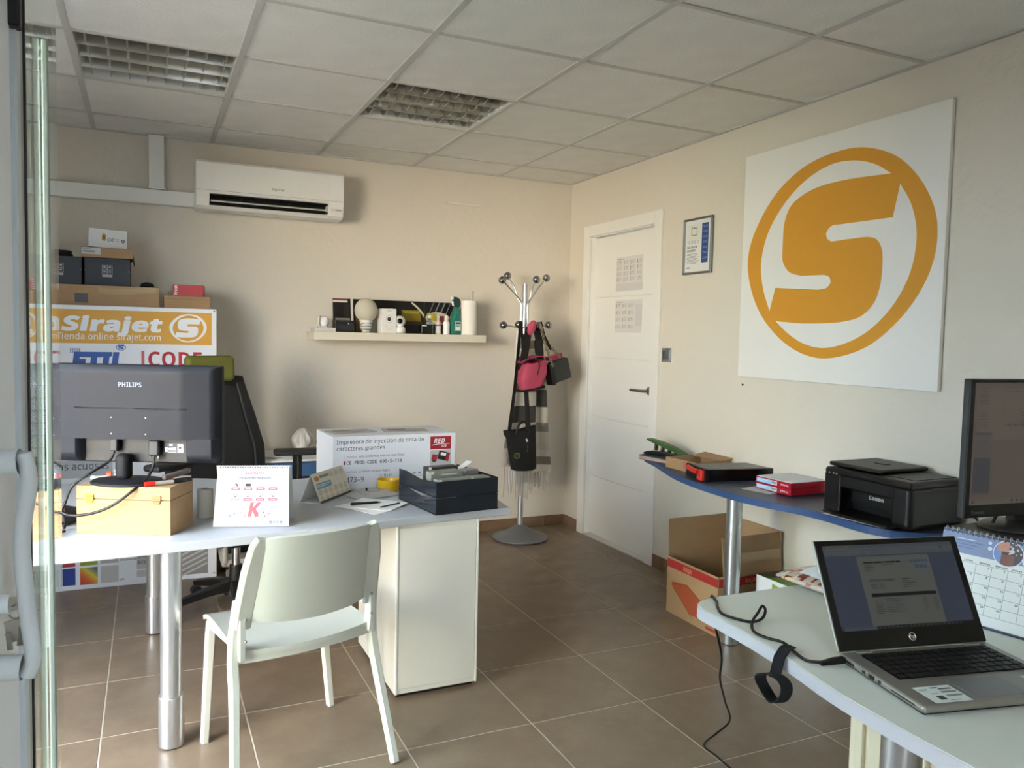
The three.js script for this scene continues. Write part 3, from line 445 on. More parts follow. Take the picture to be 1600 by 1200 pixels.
// ---------------------------------------------------------------- cabinet, printed board and boxes at the back left
{
  const cb = thing('storage_cabinet', 'low white storage cabinet behind the printed board', 'cabinet', [-2.93, 0, 0.2]);
  const cm = M('#cfccc4', 0.5);
  part(cb, 'side_panel', bx(0.018, 1.42, 0.34), cm, [-0.56, 0.71, 0]); part(cb, 'side_panel', bx(0.018, 1.42, 0.34), cm, [0.52, 0.71, 0]);
  part(cb, 'top', bx(1.1, 0.02, 0.35), cm, [-0.02, 1.43, 0]); part(cb, 'back', bx(1.07, 1.4, 0.008), cm, [-0.02, 0.71, -0.165]);
  for (const y of [0.06, 0.5, 0.96]) part(cb, 'shelf_board', bx(1.06, 0.018, 0.33), cm, [-0.02, y, 0]);
  const t = thing('advertising_board', 'tall printed advertising board with orange Sirajet banner behind the monitor', 'advertising board', [-2.89, 0, 0.405], -0.02);
  const W = 1.024, Hb = 1.45;
  part(t, 'board', rb(W, Hb, 0.012, 0.002), M('#e6e8ea', 0.5), [0, Hb / 2, 0]);
  part(t, 'print', plane(W - 0.002, Hb - 0.002), printM(canvasTex(1024, 1450, (x, w, h) => {
    const X = m => (m + 3.402) * 1000, Y = m => (1.45 - m) * 1000;
    x.fillStyle = '#e8ebef'; x.fillRect(0, 0, w, h);
    x.fillStyle = '#d9a13a'; x.fillRect(X(-3.38), Y(1.43), 979, 170);
    x.fillStyle = '#eef0f2'; fitText(x, 'Sirajet', X(-3.105), Y(1.325), 455, 70, 'bold 100px sans-serif', 0.2, 6);
    fitText(x, 'Tienda online sirajet.com', X(-3.125), Y(1.279), 478, 33, '100px sans-serif');
    x.save(); drawLogo(x, X(-2.518) - 98, Y(1.346) - 90, 196, 182, '#eef0f2', '#d9a13a'); x.restore();
    // second row of logos
    x.fillStyle = '#2b57a6'; for (let i = 0; i < 6; i++) x.fillRect(X(-3.065) + i * 8, Y(1.235), 4, 26);
    fitText(x, 'ETIJ', X(-3.065), Y(1.12), 215, 92, 'bold 100px sans-serif', 0.12, 9);
    drawLogo(x, X(-2.862), Y(1.262), 50, 42, '#2b57a6', '#e8ebef');
    x.fillStyle = '#b7242f'; fitText(x, 'CODE', X(-2.715), Y(1.145), 270, 76); x.fillStyle = '#c8636a'; x.fillRect(X(-2.742), Y(1.225), 14, 84);
    // middle rows, mostly behind the monitor
    x.fillStyle = '#3a3f46'; x.font = '30px sans-serif'; for (let i = 0; i < 6; i++) { x.fillStyle = '#aab0b6'; x.fillRect(X(-3.3), Y(1.05) + i * 62, 880, 8); }
    x.fillStyle = '#b9bdc0'; x.fillRect(X(-3.38), Y(0.665), 500, 90); x.fillStyle = '#33373c'; x.font = '50px sans-serif'; x.fillText('Tintas acuosas', X(-3.205), Y(0.618), 310);
    // bottom squares
    const sq = (m, c) => { x.fillStyle = c; x.fillRect(X(m), Y(0.112), 84, 88); };
    sq(-3.3, '#c98e2a'); sq(-3.21, '#3f7f3a'); x.fillStyle = '#1f3c8f'; x.fillRect(X(-3.115), Y(0.112), 62, 88);
    const gr = x.createLinearGradient(X(-3.032), Y(0.024), X(-2.95), Y(0.11)); gr.addColorStop(0, '#b8302c'); gr.addColorStop(0.35, '#d8622a'); gr.addColorStop(0.6, '#d8c83a'); gr.addColorStop(1, '#1f4a9f'); x.fillStyle = gr; x.fillRect(X(-3.032), Y(0.11), 80, 88);
    x.fillStyle = '#c2c1bd'; x.fillRect(X(-2.939), Y(0.11), 84, 88);
    x.fillStyle = '#a82a34'; x.fillRect(X(-3.115), Y(0.15), 62, 30); x.fillStyle = '#8f9a2c'; x.fillRect(X(-3.032), Y(0.155), 80, 34); x.fillStyle = '#b0b0ac'; x.fillRect(X(-2.939), Y(0.16), 84, 36);
    x.fillStyle = '#44474b'; x.font = '17px sans-serif'; x.fillText('UV', X(-2.85), Y(0.026)); x.fillText('Disolvente', X(-2.85), Y(0.13));
    x.fillStyle = '#c0bfbb'; x.fillRect(X(-2.77), Y(0.17), 62, 92); x.fillRect(X(-2.77), Y(0.072), 52, 36); x.fillStyle = '#55585c'; x.font = 'bold 24px sans-serif'; x.fillText('ORIA', X(-2.765), Y(0.14)); x.fillText('ECO', X(-2.765), Y(0.105));
    x.fillStyle = '#8c8b88'; x.fillRect(X(-2.575), Y(0.2), 154, 176); x.strokeStyle = '#c3c2be'; x.lineWidth = 9; for (let i = 0; i < 7; i++) { x.beginPath(); x.moveTo(X(-2.575), Y(0.03) - i * 28 + 20); x.lineTo(X(-2.425), Y(0.1) - i * 28 + 20); x.stroke(); }
    x.strokeStyle = '#666'; x.lineWidth = 5; x.fillStyle = '#555'; x.beginPath(); x.arc(X(-2.39), Y(0.02), 4, 0, 7); x.fill(); x.beginPath(); x.arc(X(-2.388), Y(1.44), 4, 0, 7); x.fill();
  }), 0.5), [0, Hb / 2, 0.0064]);
  const TY = 1.44;
  const lb = thing('long_carton', 'long brown carton with black tape patch on top of the cabinet', 'carton', [-2.96, TY, 0.235]);
  part(lb, 'body', rb(0.61, 0.115, 0.29, 0.004), cardMat, [0, 0.0575, 0]);
  part(lb, 'tape', rb(0.058, 0.045, 0.002, 0.0006), M('#26272d', 0.4), [-0.055, 0.048, 0.1455]);
  part(lb, 'packing_tape', slab((u, v) => [0.02 + u * 0.27, 0.105 - v * 0.028 - 0.008 * Math.sin(u * 5), 0.1462], 10, 2, 0.0006), P('#b59a70', 0.2));
  const mark = canvasTex(128, 160, (x, w, h) => { x.fillStyle = '#2a2f36'; x.fillRect(0, 0, w, h); x.strokeStyle = '#c9ccce'; x.lineWidth = 4; for (const [a, b] of [[6, 6], [66, 6], [6, 62], [66, 62]]) { x.strokeRect(a, b, 54, 50); x.fillStyle = '#c9ccce'; x.fillRect(a + 14, b + 14, 26, 16); } x.fillStyle = '#c9ccce'; x.fillRect(6, 122, 114, 12); x.fillRect(6, 138, 114, 10); });
  for (const [x, lab] of [[-3.117, 'dark grey carton half behind the glass screen, on the long brown carton'], [-2.898, 'dark grey carton under the brown labelled box, with white handling symbols']]) {
    const d = thing('dark_carton', lab, 'carton', [x, TY + 0.1155, 0.235], 0);
    part(d, 'body', rb(0.208, 0.14, 0.24, 0.003), M('#2a2f36', 0.55), [0, 0.07, 0]);
    part(d, 'handling_marks', plane(0.052, 0.066), printM(mark), [0.0, 0.072, 0.1212]);
    for (const s of [-1, 1]) part(d, 'rivet', sph(0.004, 8, 6), M('#8d9094', 0.5), [s * 0.1, 0.075, 0.12]);
  }
  one('cable_coil', 'black coiled cable lying on the dark carton by the glass screen', 'cable', join(new THREE.TorusGeometry(0.05, 0.01, 8, 30).rotateX(Math.PI / 2).translate(0, 0.0105, 0), new THREE.TorusGeometry(0.042, 0.009, 8, 30).rotateX(Math.PI / 2 + 0.12).translate(0.004, 0.026, 0)), black, [-3.117, TY + 0.256, 0.26]);
  const bb = thing('brown_box', 'flat brown box with white address label on the dark carton', 'box', [-2.9, TY + 0.256, 0.25], 0.03);
  part(bb, 'body', rb(0.235, 0.05, 0.23, 0.003), cardMat, [0, 0.025, 0]);
  part(bb, 'address_label', plane(0.085, 0.032), printM(canvasTex(128, 48, (x, w, h) => { x.fillStyle = '#c9c8c6'; x.fillRect(0, 0, w, h); x.fillStyle = '#77787a'; for (let i = 0; i < 40; i++) x.fillRect(8 + i * 2, 20, 1 + (i * 7 % 3) * 0.4, 16); x.fillRect(8, 8, 60, 4); })), [-0.073, 0.031, 0.1158]);
  part(bb, 'loose_flap', rb(0.004, 0.055, 0.2, 0.001), cardMat, [0.122, 0.005, 0], [0, 0, 0.18]);
  const wb = thing('white_box', 'tilted white box with CE mark on top of the pile', 'box', [-2.897, TY + 0.3065, 0.28], 0.02);
  part(wb, 'body', rb(0.176, 0.095, 0.06, 0.002), whiteBright, [0, 0.052, 0], [0, 0, -0.04]);
  part(wb, 'print', plane(0.172, 0.09), printM(canvasTex(344, 180, (x, w, h) => { x.fillStyle = '#e4e4e2'; x.fillRect(0, 0, w, h); x.fillStyle = '#b98a1c'; x.beginPath(); x.moveTo(118, 112); x.lineTo(118, 60); x.lineTo(136, 32); x.lineTo(154, 60); x.lineTo(154, 112); x.fill(); x.fillStyle = '#7d5c10'; x.fillRect(126, 66, 20, 26); x.strokeStyle = '#333'; x.lineWidth = 5; x.beginPath(); x.arc(186, 100, 15, 0.8, 5.5); x.stroke(); x.beginPath(); x.arc(220, 100, 15, 0.8, 5.5); x.moveTo(206, 100); x.lineTo(224, 100); x.stroke(); x.fillStyle = '#8f9092'; x.fillRect(250, 86, 26, 5); x.fillRect(255, 98, 16, 4); x.fillRect(250, 108, 26, 5); x.lineWidth = 8; x.strokeStyle = '#2a2a2a'; x.beginPath(); x.arc(312, 102, 13, 0, 7); x.stroke(); })), [0, 0.052, 0.0306], [0, 0, -0.04]);
  one('webcam_puck', 'black round lens cap on the end of the long brown carton', 'lens cap', lathe([[0, 0], [0.034, 0], [0.034, 0.012], [0.028, 0.022], [0.012, 0.028], [0, 0.028]]), black, [-2.713, TY + 0.1155, 0.3]);
  const sm = thing('small_carton', 'small brown carton under the red box', 'carton', [-2.52, TY, 0.26]);
  part(sm, 'body', rb(0.228, 0.078, 0.22, 0.003), cardMat, [0, 0.039, 0]); part(sm, 'lid_seam', bx(0.224, 0.0012, 0.002), M('#6b5438', 0.8), [0, 0.06, 0.1102]);
  const rd = thing('red_box', 'red box with white lettering on the small brown carton', 'box', [-2.506, TY + 0.0785, 0.27], -0.12);
  part(rd, 'body', rb(0.152, 0.06, 0.13, 0.002), M('#b81a2b', 0.4), [0, 0.03, 0]);
  part(rd, 'lettering', text('Trust', 0.015), whiteBright, [-0.062, 0.03, 0.0652], [0, 0, Math.PI / 2]);
}

// ---------------------------------------------------------------- mobile drawer cart behind the chair
{
  const t = thing('drawer_cart', 'white-framed mobile cart with blue drawer behind the office chair', 'cart', [-2.105, 0, 0.455]);
  const fr = M('#d6d3c8', 0.45);
  for (const x of [-0.25, 0.26]) part(t, 'side_frame', tube([[x, 0.13, -0.2], [x, 0.13, 0.2], [x, 0.2, 0.215], [x, 0.6, 0.215], [x, 0.655, 0.19], [x, 0.66, -0.18], [x, 0.6, -0.2], [x, 0.16, -0.2]], 0.013, 80, 8), fr);
  part(t, 'shelf_tray', rb(0.51, 0.035, 0.42, 0.006), fr, [0.005, 0.135, 0]);
  part(t, 'top_tray', rb(0.5, 0.012, 0.4, 0.005), M('#e0e0dc', 0.5), [0.005, 0.652, 0]);
  part(t, 'drawer', rb(0.49, 0.075, 0.38, 0.006), M('#3e6590', 0.45), [0.005, 0.605, 0.02]);
  part(t, 'drawer', rb(0.49, 0.16, 0.37, 0.006), M('#6b4a3e', 0.6), [0.005, 0.48, 0.02]);
  for (const [x, z] of [[-0.22, 0.17], [0.23, 0.17], [-0.22, -0.17], [0.23, -0.17]]) part(t, 'caster', join(mv(cyl(0.045, 0.045, 0.016, 22).rotateZ(Math.PI / 2), -0.012, 0.046, 0), mv(cyl(0.045, 0.045, 0.016, 22).rotateZ(Math.PI / 2), 0.012, 0.046, 0), mv(cyl(0.008, 0.008, 0.05, 10), 0, 0.09, 0)), M('#aeaca6', 0.5), [x, 0, z]);
  const bx1 = thing('router', 'black router standing on the lower tray of the cart', 'router', [-2.27, 0.153, 0.5]);
  part(bx1, 'body', rb(0.16, 0.05, 0.12, 0.015), black, [0, 0.026, 0]); part(bx1, 'cable', tube([[0.05, 0.03, 0.05], [0.09, 0.07, 0.06], [0.12, 0.12, 0.03], [0.1, 0.18, 0]], 0.006), black);
  const pp = thing('paper_pile', 'loose white papers on top of the blue cart', 'papers', [-2.13, 0.6585, 0.46]);
  for (let i = 0; i < 5; i++) part(pp, 'sheet', bx(0.21, 0.0012, 0.29), paper, [rr(-0.03, 0.03), 0.001 + i * 0.0022, rr(-0.03, 0.03)], [0, rr(0.9, 2.0), 0]);
  const bag = thing('plastic_bag', 'crumpled clear plastic bag beside the printed carton', 'plastic bag', [-1.93, 0.6595, 0.5]);
  part(bag, 'film', slab((u, v) => { const th = u * Math.PI * 2, ph = v * Math.PI, n = 0.8 + 0.35 * noise.noise(Math.cos(th) * 2 + 4, Math.sin(th) * 2, v * 4); return [Math.cos(th) * Math.sin(ph) * 0.075 * n, 0.075 - Math.cos(ph) * 0.075 * (v < 0.5 ? n * 1.1 : 1), Math.sin(th) * Math.sin(ph) * 0.07 * n]; }, 40, 20, 0.0015), P('#dcd9d2', 0.35, { transmission: 0.55, thickness: 0 }));
}

// ---------------------------------------------------------------- black office chair
{
  const t = thing('office_chair', 'black mesh office chair with green headrest behind the left desk', 'office chair', [-2.33, 0, 0.96], 0.38);
  const bk = M('#0e0e10', 0.55), mesh = P('#131316', 0.7, { transmission: 0.12, thickness: 0 });
  part(t, 'gas_column', cyl(0.02, 0.02, 0.14, 18), chrome, [0, 0.27, 0]); part(t, 'column_sleeve', cyl(0.03, 0.034, 0.13, 20), bk, [0, 0.145, 0]);
  part(t, 'hub', cyl(0.05, 0.055, 0.06, 24), bk, [0, 0.1, 0]);
  for (let i = 0; i < 5; i++) {
    const a = i * Math.PI * 2 / 5 + 1.97, c = Math.cos(a), s = Math.sin(a);
    part(t, 'base_leg', bar([[c * 0.03, 0.115, s * 0.03, 0.06, 0.05], [c * 0.15, 0.1, s * 0.15, 0.05, 0.036], [c * 0.29, 0.07, s * 0.29, 0.036, 0.026]], [-s, 0, c]), bk);
    const k = part(t, 'caster', join(mv(cyl(0.027, 0.027, 0.018, 20).rotateZ(Math.PI / 2), -0.013, 0, 0), mv(cyl(0.027, 0.027, 0.018, 20).rotateZ(Math.PI / 2), 0.013, 0, 0), mv(cyl(0.008, 0.008, 0.04, 10), 0, 0.025, 0)), bk, [c * 0.29, 0.028, s * 0.29], [0, a, 0]);
  }
  part(t, 'seat', rb(0.48, 0.08, 0.46, 0.035, 4), bk, [0, 0.42, 0.06]); part(t, 'mechanism', rb(0.2, 0.06, 0.24, 0.01), bk, [0, 0.36, 0.02]);
  const fz = y => -0.17 - 0.13 * Math.pow((y - 0.5) / 0.6, 1) * 0.6;
  const fw = y => 0.225 - 0.095 * Math.max(0, (y - 0.75) / 0.37);
  const P0 = y => [fw(y), y, fz(y)];
  for (const s of [-1, 1]) part(t, 'back_frame', bar([0.5, 0.62, 0.75, 0.9, 1.02, 1.1].map(y => [s * fw(y), y, fz(y), 0.06 - 0.012 * (y > 1), 0.03]), [1, 0, 0]), bk);
  part(t, 'back_frame', bar([[-0.15, 1.085, fz(1.08), 0.05, 0.03], [0, 1.095, fz(1.09), 0.05, 0.03], [0.15, 1.085, fz(1.08), 0.05, 0.03]], [0, 1, 0]), bk);
  part(t, 'back_frame', bar([[-0.22, 0.52, fz(0.52), 0.06, 0.03], [0, 0.5, fz(0.5) + 0.02, 0.06, 0.03], [0.22, 0.52, fz(0.52), 0.06, 0.03]], [0, 1, 0]), bk);
  part(t, 'back_mesh', slab((u, v) => { const y = 0.52 + v * 0.56; return [(u - 0.5) * 2 * fw(y), y, fz(y) + 0.0 + 0.02 * Math.sin(u * Math.PI) - 0.03 * Math.sin(u * Math.PI)]; }, 12, 12, 0.003), mesh);
  part(t, 'spine', bar([[0, 0.4, -0.15, 0.06, 0.03], [0, 0.6, fz(0.6) - 0.04, 0.05, 0.03], [0, 1.12, fz(1.1) - 0.03, 0.035, 0.02]]), bk);
  part(t, 'headrest', rb(0.25, 0.128, 0.055, 0.027, 5), M('#5f6120', 0.75), [-0.025, 1.15, fz(1.12) + 0.03], [-0.1, 0, 0]);
  for (const s of [-1, 1]) { part(t, 'arm_post', bar([[s * 0.27, 0.4, 0.02, 0.03, 0.06], [s * 0.31, 0.43, 0.02, 0.03, 0.06], [s * 0.32, 0.5, 0.02, 0.028, 0.055], [s * 0.32, 0.72, 0.02, 0.028, 0.055]], [1, 0, 0]), bk); part(t, 'arm_pad', rb(0.09, 0.03, 0.26, 0.013, 3), M('#121214', 0.6), [s * 0.325, 0.735, 0.04], [0, 1.1 * s, 0]); }
}

// ---------------------------------------------------------------- left desk
const DT = 0.68;
{
  const t = thing('grey_desk', 'light grey desk with silver legs carrying the monitor and printed carton', 'desk', [0, 0, 0]);
  const deskTop = M('#b4b8bd', 0.42), s = new THREE.Shape();
  s.moveTo(-1.445, -2.187); s.lineTo(-1.7, -2.2); s.bezierCurveTo(-1.95, -2.215, -2.0, -2.262, -2.2, -2.272); s.bezierCurveTo(-2.5, -2.29, -2.7, -2.328, -3.3, -2.34);
  s.lineTo(-3.3, -1.2); s.bezierCurveTo(-2.9, -1.1, -2.5, -1.1, -2.35, -1.3); s.bezierCurveTo(-2.25, -1.42, -2.15, -1.32, -2.0, -1.32); s.lineTo(-1.36, -1.32); s.closePath();
  part(t, 'worktop', ext(s, 0.03, 0.003).rotateX(-Math.PI / 2).translate(0, 0.65, 0), deskTop);
  for (const [x, z] of [[-2.648, 2.225], [-2.69, 1.165], [-3.2, 1.3], [-3.2, 2.2]]) {
    const l = part(t, 'leg', cyl(0.0325, 0.0325, 0.648, 36), alu, [x, 0.325, z]);
    part(l, 'leg_sleeve', lathe([[0.0, -0.322], [0.036, -0.322], [0.0385, -0.318], [0.0385, -0.16], [0.036, -0.156], [0.032, -0.156]], 40), alu, [0, 0, 0]);
    part(l, 'foot', cyl(0.034, 0.034, 0.004, 30), black, [0, -0.3228, 0]);
  }
  const c = thing('desk_pedestal', 'cream drawer pedestal under the right end of the grey desk', 'pedestal', [-1.735, 0, 1.915], 0.0);
  const pm = M('#dad6ca', 0.4);
  part(c, 'body', rb(0.325, 0.632, 0.545, 0.002), pm, [0, 0.332, 0]);
  part(c, 'plinth', bx(0.3, 0.018, 0.51), black, [0, 0.009, 0]);
  part(c, 'back_panel', rb(0.302, 0.6, 0.006, 0.002), pm, [0, 0.335, 0.273]);
  for (const x of [-0.157, 0.157]) part(c, 'edge_strip', rb(0.008, 0.632, 0.008, 0.002), pm, [x, 0.332, 0.274]);
  for (let i = 0; i < 3; i++) part(c, 'drawer_front', rb(0.315, 0.2, 0.016, 0.003), pm, [0, 0.13 + 0.208 * i, -0.28]);
}
// ---------------------------------------------------------------- things on the left desk
{
  const A = -0.4347, BC = [-2.747, DT, 2.07];
  const t = thing('wooden_box', 'pale wooden hinged box under the black monitor', 'wooden box', BC, A - 0.02);
  const wood = M('#ffffff', 0.6, { map: dataTex(256, (u, v) => { const s = 7 * tn(u * 1, v, 4, 2) + 6 * tn(u, v, 30, 5) + rr(-6, 6); return [cl(172 + s), cl(139 + s), cl(95 + s)]; }, true) });
  part(t, 'body', rb(0.303, 0.112, 0.168, 0.002), wood, [0, 0.056, 0]); part(t, 'lid', rb(0.303, 0.042, 0.168, 0.002), wood, [0, 0.1342, 0]);
  for (const [x, m] of [[-0.108, M('#c9b03a', 0.3, { metalness: 0.8 })], [0.108, M('#7d6a4a', 0.4, { metalness: 0.7 })]]) part(t, 'clasp', join(mv(rb(0.028, 0.012, 0.004, 0.001), 0, 0.008, 0), mv(rb(0.022, 0.012, 0.003, 0.001), 0, -0.007, 0), mv(cyl(0.003, 0.003, 0.028, 8).rotateZ(Math.PI / 2), 0, 0.0, 0.002)), m, [x, 0.114, 0.0855]);
  const m = thing('monitor', 'black computer monitor seen from behind on the wooden box', 'monitor', [BC[0], DT + 0.1555, BC[2]], A);
  const cas = P('#23252b', 0.5, { specularIntensity: 0.35 }), cas2 = P('#1b1c20', 0.5, { specularIntensity: 0.35 });
  part(m, 'stand_foot', lathe([[0, 0], [0.118, 0], [0.12, 0.004], [0.112, 0.011], [0.06, 0.016], [0, 0.018]], 48).scale(1, 1, 0.68), cas2, [-0.015, 0, 0.02]);
  part(m, 'stand_neck', rb(0.045, 0.085, 0.05, 0.018, 4), cas2, [-0.025, 0.055, 0.03]);
  const W = 0.556, Hm = 0.322, y0 = 0.063;
  part(m, 'bezel', rb(W, Hm, 0.03, 0.006, 3), cas2, [0, y0 + Hm / 2, -0.02]);
  part(m, 'back_cover', slab((u, v) => { const e = Math.min(u, 1 - u, v * 0.6 + 0.3, (1 - v) * 0.58 + 0.02) , q = Math.min(1, e / 0.03); return [(u - 0.5) * (W - 0.008), y0 + 0.082 + v * (Hm - 0.086), -0.003 + 0.04 * Math.pow(q, 0.6) * (0.55 + 0.45 * Math.min(1, Math.min(u, 1 - u) / 0.2))]; }, 60, 20, 0.004), cas);
  for (const s of [-1, 1]) part(m, 'lower_wing', slab((u, v) => { const e = s < 0 ? u : 1 - u; return [(s < 0 ? -0.274 : 0.274) - s * (s < 0 ? u : 1 - u) * 0.108 * (s < 0 ? 1 : 1), y0 + 0.006 + v * 0.08, -0.003 + 0.034 * Math.min(1, Math.min(u, 1 - u) / 0.12) * Math.min(1, v / 0.25 + 0.2)]; }, 24, 8, 0.004), cas);
  part(m, 'recess', bx(0.34, 0.075, 0.004), black, [0, y0 + 0.042, -0.003]);
  part(m, 'vent_slot', rb(0.36, 0.007, 0.003, 0.001), M('#05060a', 0.9), [-0.0, 0.245, 0.0375]);
  part(m, 'rating_label', plane(0.064, 0.032), printM(canvasTex(96, 48, (x, w, h) => { x.fillStyle = '#40434a'; x.fillRect(0, 0, w, h); x.fillStyle = '#e6e8ea'; x.fillRect(4, 20, 12, 22); x.fillRect(24, 4, 16, 8); x.fillRect(64, 4, 28, 40); for (let i = 0; i < 5; i++) x.fillRect(20, 18 + i * 6, 38, 2); x.fillStyle = '#333'; x.fillRect(70, 14, 14, 12); })), [0.125, y0 + 0.05, 0.0]);
  part(m, 'brand_mark', text('PHILIPS', 0.0148), M('#6f7890', 0.45), [0.0, 0.322, 0.039]);
  for (const [x, y] of [[-0.06, 0.215], [0.05, 0.215], [-0.06, 0.162], [0.05, 0.162]]) part(m, 'screw', sph(0.0035, 10, 8), chrome, [x, y, 0.0385]);
  const pl = part(m, 'power_plug', rb(0.026, 0.045, 0.022, 0.005), darkGrey, [-0.062, 0.125, 0.015]);
  const vg = part(m, 'video_plug', rb(0.034, 0.05, 0.018, 0.006), darkGrey, [0.068, 0.115, 0.018]);
  for (const s of [-1, 1]) part(vg, 'thumbscrew', cyl(0.003, 0.003, 0.012, 8), chrome, [s * 0.013, -0.028, 0]);
  part(m, 'power_cable', tube([[-0.062, 0.105, 0.016], [-0.07, 0.075, 0.03], [-0.115, 0.035, 0.08], [-0.155, 0.0, 0.1], [-0.178, -0.06, 0.105], [-0.2, -0.1, 0.1], [-0.215, -0.145, 0.09]], 0.0042, 80), black);
  part(m, 'video_cable', tube([[0.068, 0.09, 0.018], [0.068, 0.06, 0.025], [0.06, 0.025, 0.05], [0.03, -0.015, 0.1], [-0.03, -0.06, 0.112], [-0.1, -0.085, 0.112], [-0.17, -0.09, 0.105], [-0.21, -0.07, 0.09], [-0.2, -0.11, 0.06], [-0.21, -0.148, 0.05]], 0.0045, 120), black);
  // small clutter on the wooden box
  const rx = (x, z) => [BC[0] + x * Math.cos(A) + z * Math.sin(A), BC[2] - x * Math.sin(A) + z * Math.cos(A)];
  const put = (name, label, cat, x, z, ry = 0) => { const [a, b] = rx(x, z); return thing(name, label, cat, [a, DT + 0.1555, b], A + ry); };
  const mk = (name, lab, x, z, ry, col) => { const g = put(name, lab, 'marker', x, z, ry); part(g, 'barrel', cyl(0.007, 0.007, 0.06, 14), M('#9a938e', 0.4), [0, 0.0075, 0], [0, 0, Math.PI / 2]); part(g, 'cap', cyl(0.0078, 0.0078, 0.03, 14), M(col, 0.4), [-0.043, 0.0079, 0], [0, 0, Math.PI / 2]); return g; };
  mk('marker_pen', 'grey marker with red cap at the front right of the wooden box', 0.11, 0.045, 0.7, '#c2271c'); mk('marker_pen', 'grey marker with red cap at the back right of the wooden box', 0.128, -0.05, 0.4, '#c2271c');
  const st = put('stapler', 'dark grey stapler lying on the wooden box right of the monitor foot', 'stapler', 0.13, -0.0, 0.9);
  part(st, 'base', rb(0.1, 0.012, 0.026, 0.004), darkGrey, [0, 0.006, 0]); part(st, 'top_arm', rb(0.095, 0.016, 0.022, 0.006), M('#4a4340', 0.4), [0.003, 0.028, 0], [0, 0, 0.16]);
  const gl = put('ink_bottle', 'small clear bottle with orange cap lying behind the monitor cable', 'bottle', -0.09, -0.06, 0.3);
  part(gl, 'body', lathe([[0, 0], [0.014, 0], [0.014, 0.028], [0.006, 0.034], [0, 0.034]]), P('#c8d2e0', 0.1, { transmission: 0.7, thickness: 0.01 })); part(gl, 'cap', cyl(0.011, 0.012, 0.014, 18), M('#d24a1c', 0.4), [-0.026, 0.0125, 0.004], [0, 0, Math.PI / 2]);
  const cu = put('cutter_knife', 'orange and white cutter knife on the wooden box left of the monitor neck', 'cutter', -0.062, -0.045, 0.2);
  part(cu, 'handle', rb(0.07, 0.012, 0.018, 0.005), M('#cf5a1e', 0.4), [0, 0.0062, 0]); part(cu, 'slider', rb(0.022, 0.006, 0.012, 0.002), whiteBright, [-0.018, 0.015, 0.003]);
  const us = put('adhesive_tube', 'pale grey tube at the left edge of the wooden box', 'tube', -0.125, -0.03, 0.3);
  part(us, 'body', rb(0.05, 0.012, 0.02, 0.005), M('#9fa09b', 0.4), [0, 0.0062, 0]); part(us, 'cap', cyl(0.006, 0.006, 0.012, 12), whiteBright, [-0.03, 0.0062, 0], [0, 0, Math.PI / 2]);
  // desk phone behind the wooden box
  const ph = thing('desk_phone', 'black desk phone half hidden left of the wooden box', 'telephone', [-3.0, DT, 1.86], A);
  part(ph, 'base', ext(shapeOf([[-0.09, 0], [0.09, 0], [0.09, 0.02], [-0.09, 0.075]]), 0.17, 0.004).rotateY(Math.PI / 2).translate(-0.085, 0, 0), black); part(ph, 'handset', bar([[-0.06, 0.075, -0.09, 0.045, 0.035], [-0.06, 0.1, 0, 0.035, 0.02], [-0.06, 0.075, 0.09, 0.045, 0.035]], [1, 0, 0]), black);
  one('cable_loop', 'black cable loops on the desk left of the wooden box', 'cable', join(tube([[-2.96, DT + 0.006, 2.1], [-3.02, DT + 0.03, 2.07], [-3.05, DT + 0.05, 2.02], [-3.02, DT + 0.02, 1.98], [-2.97, DT + 0.006, 2.02], [-2.99, DT + 0.006, 2.12], [-3.06, DT + 0.006, 2.15], [-3.12, DT + 0.006, 2.05]], 0.0045, 80), tube([[-2.95, DT + 0.014, 2.0], [-3.0, DT + 0.04, 2.06], [-3.06, DT + 0.02, 2.08], [-3.0, DT + 0.015, 2.14], [-2.95, DT + 0.015, 2.1]], 0.004, 60)), black);
  const tp = thing('tape_roll', 'off-white roll of paper tape standing beside the wooden box', 'paper roll', [-2.53, DT, 1.968]);
  part(tp, 'roll', lathe([[0.012, 0.0], [0.026, 0], [0.0268, 0.001], [0.0268, 0.1], [0.026, 0.101], [0.012, 0.101], [0.012, 0.0]], 36), M('#cfcbc0', 0.7));
  part(tp, 'core', lathe([[0.0105, 0.002], [0.0122, 0.002], [0.0122, 0.1015], [0.0105, 0.1015], [0.0105, 0.002]], 24), M('#857c6c', 0.8));
  // K calendar
  const spiral = (parent, w, n, mat, y, z, tilt = 0) => { const g = []; for (let i = 0; i < n; i++) g.push(mv(new THREE.TorusGeometry(0.0045, 0.0011, 6, 12).rotateY(Math.PI / 2), -w / 2 + w * (i + 0.5) / n, 0, 0)); part(parent, 'wire_binding', join(...g), mat, [0, y, z]); };
  const kc = thing('desk_calendar', 'white desk calendar with a big red K on the grey desk', 'desk calendar', [-2.383, DT, 2.128], -0.30);
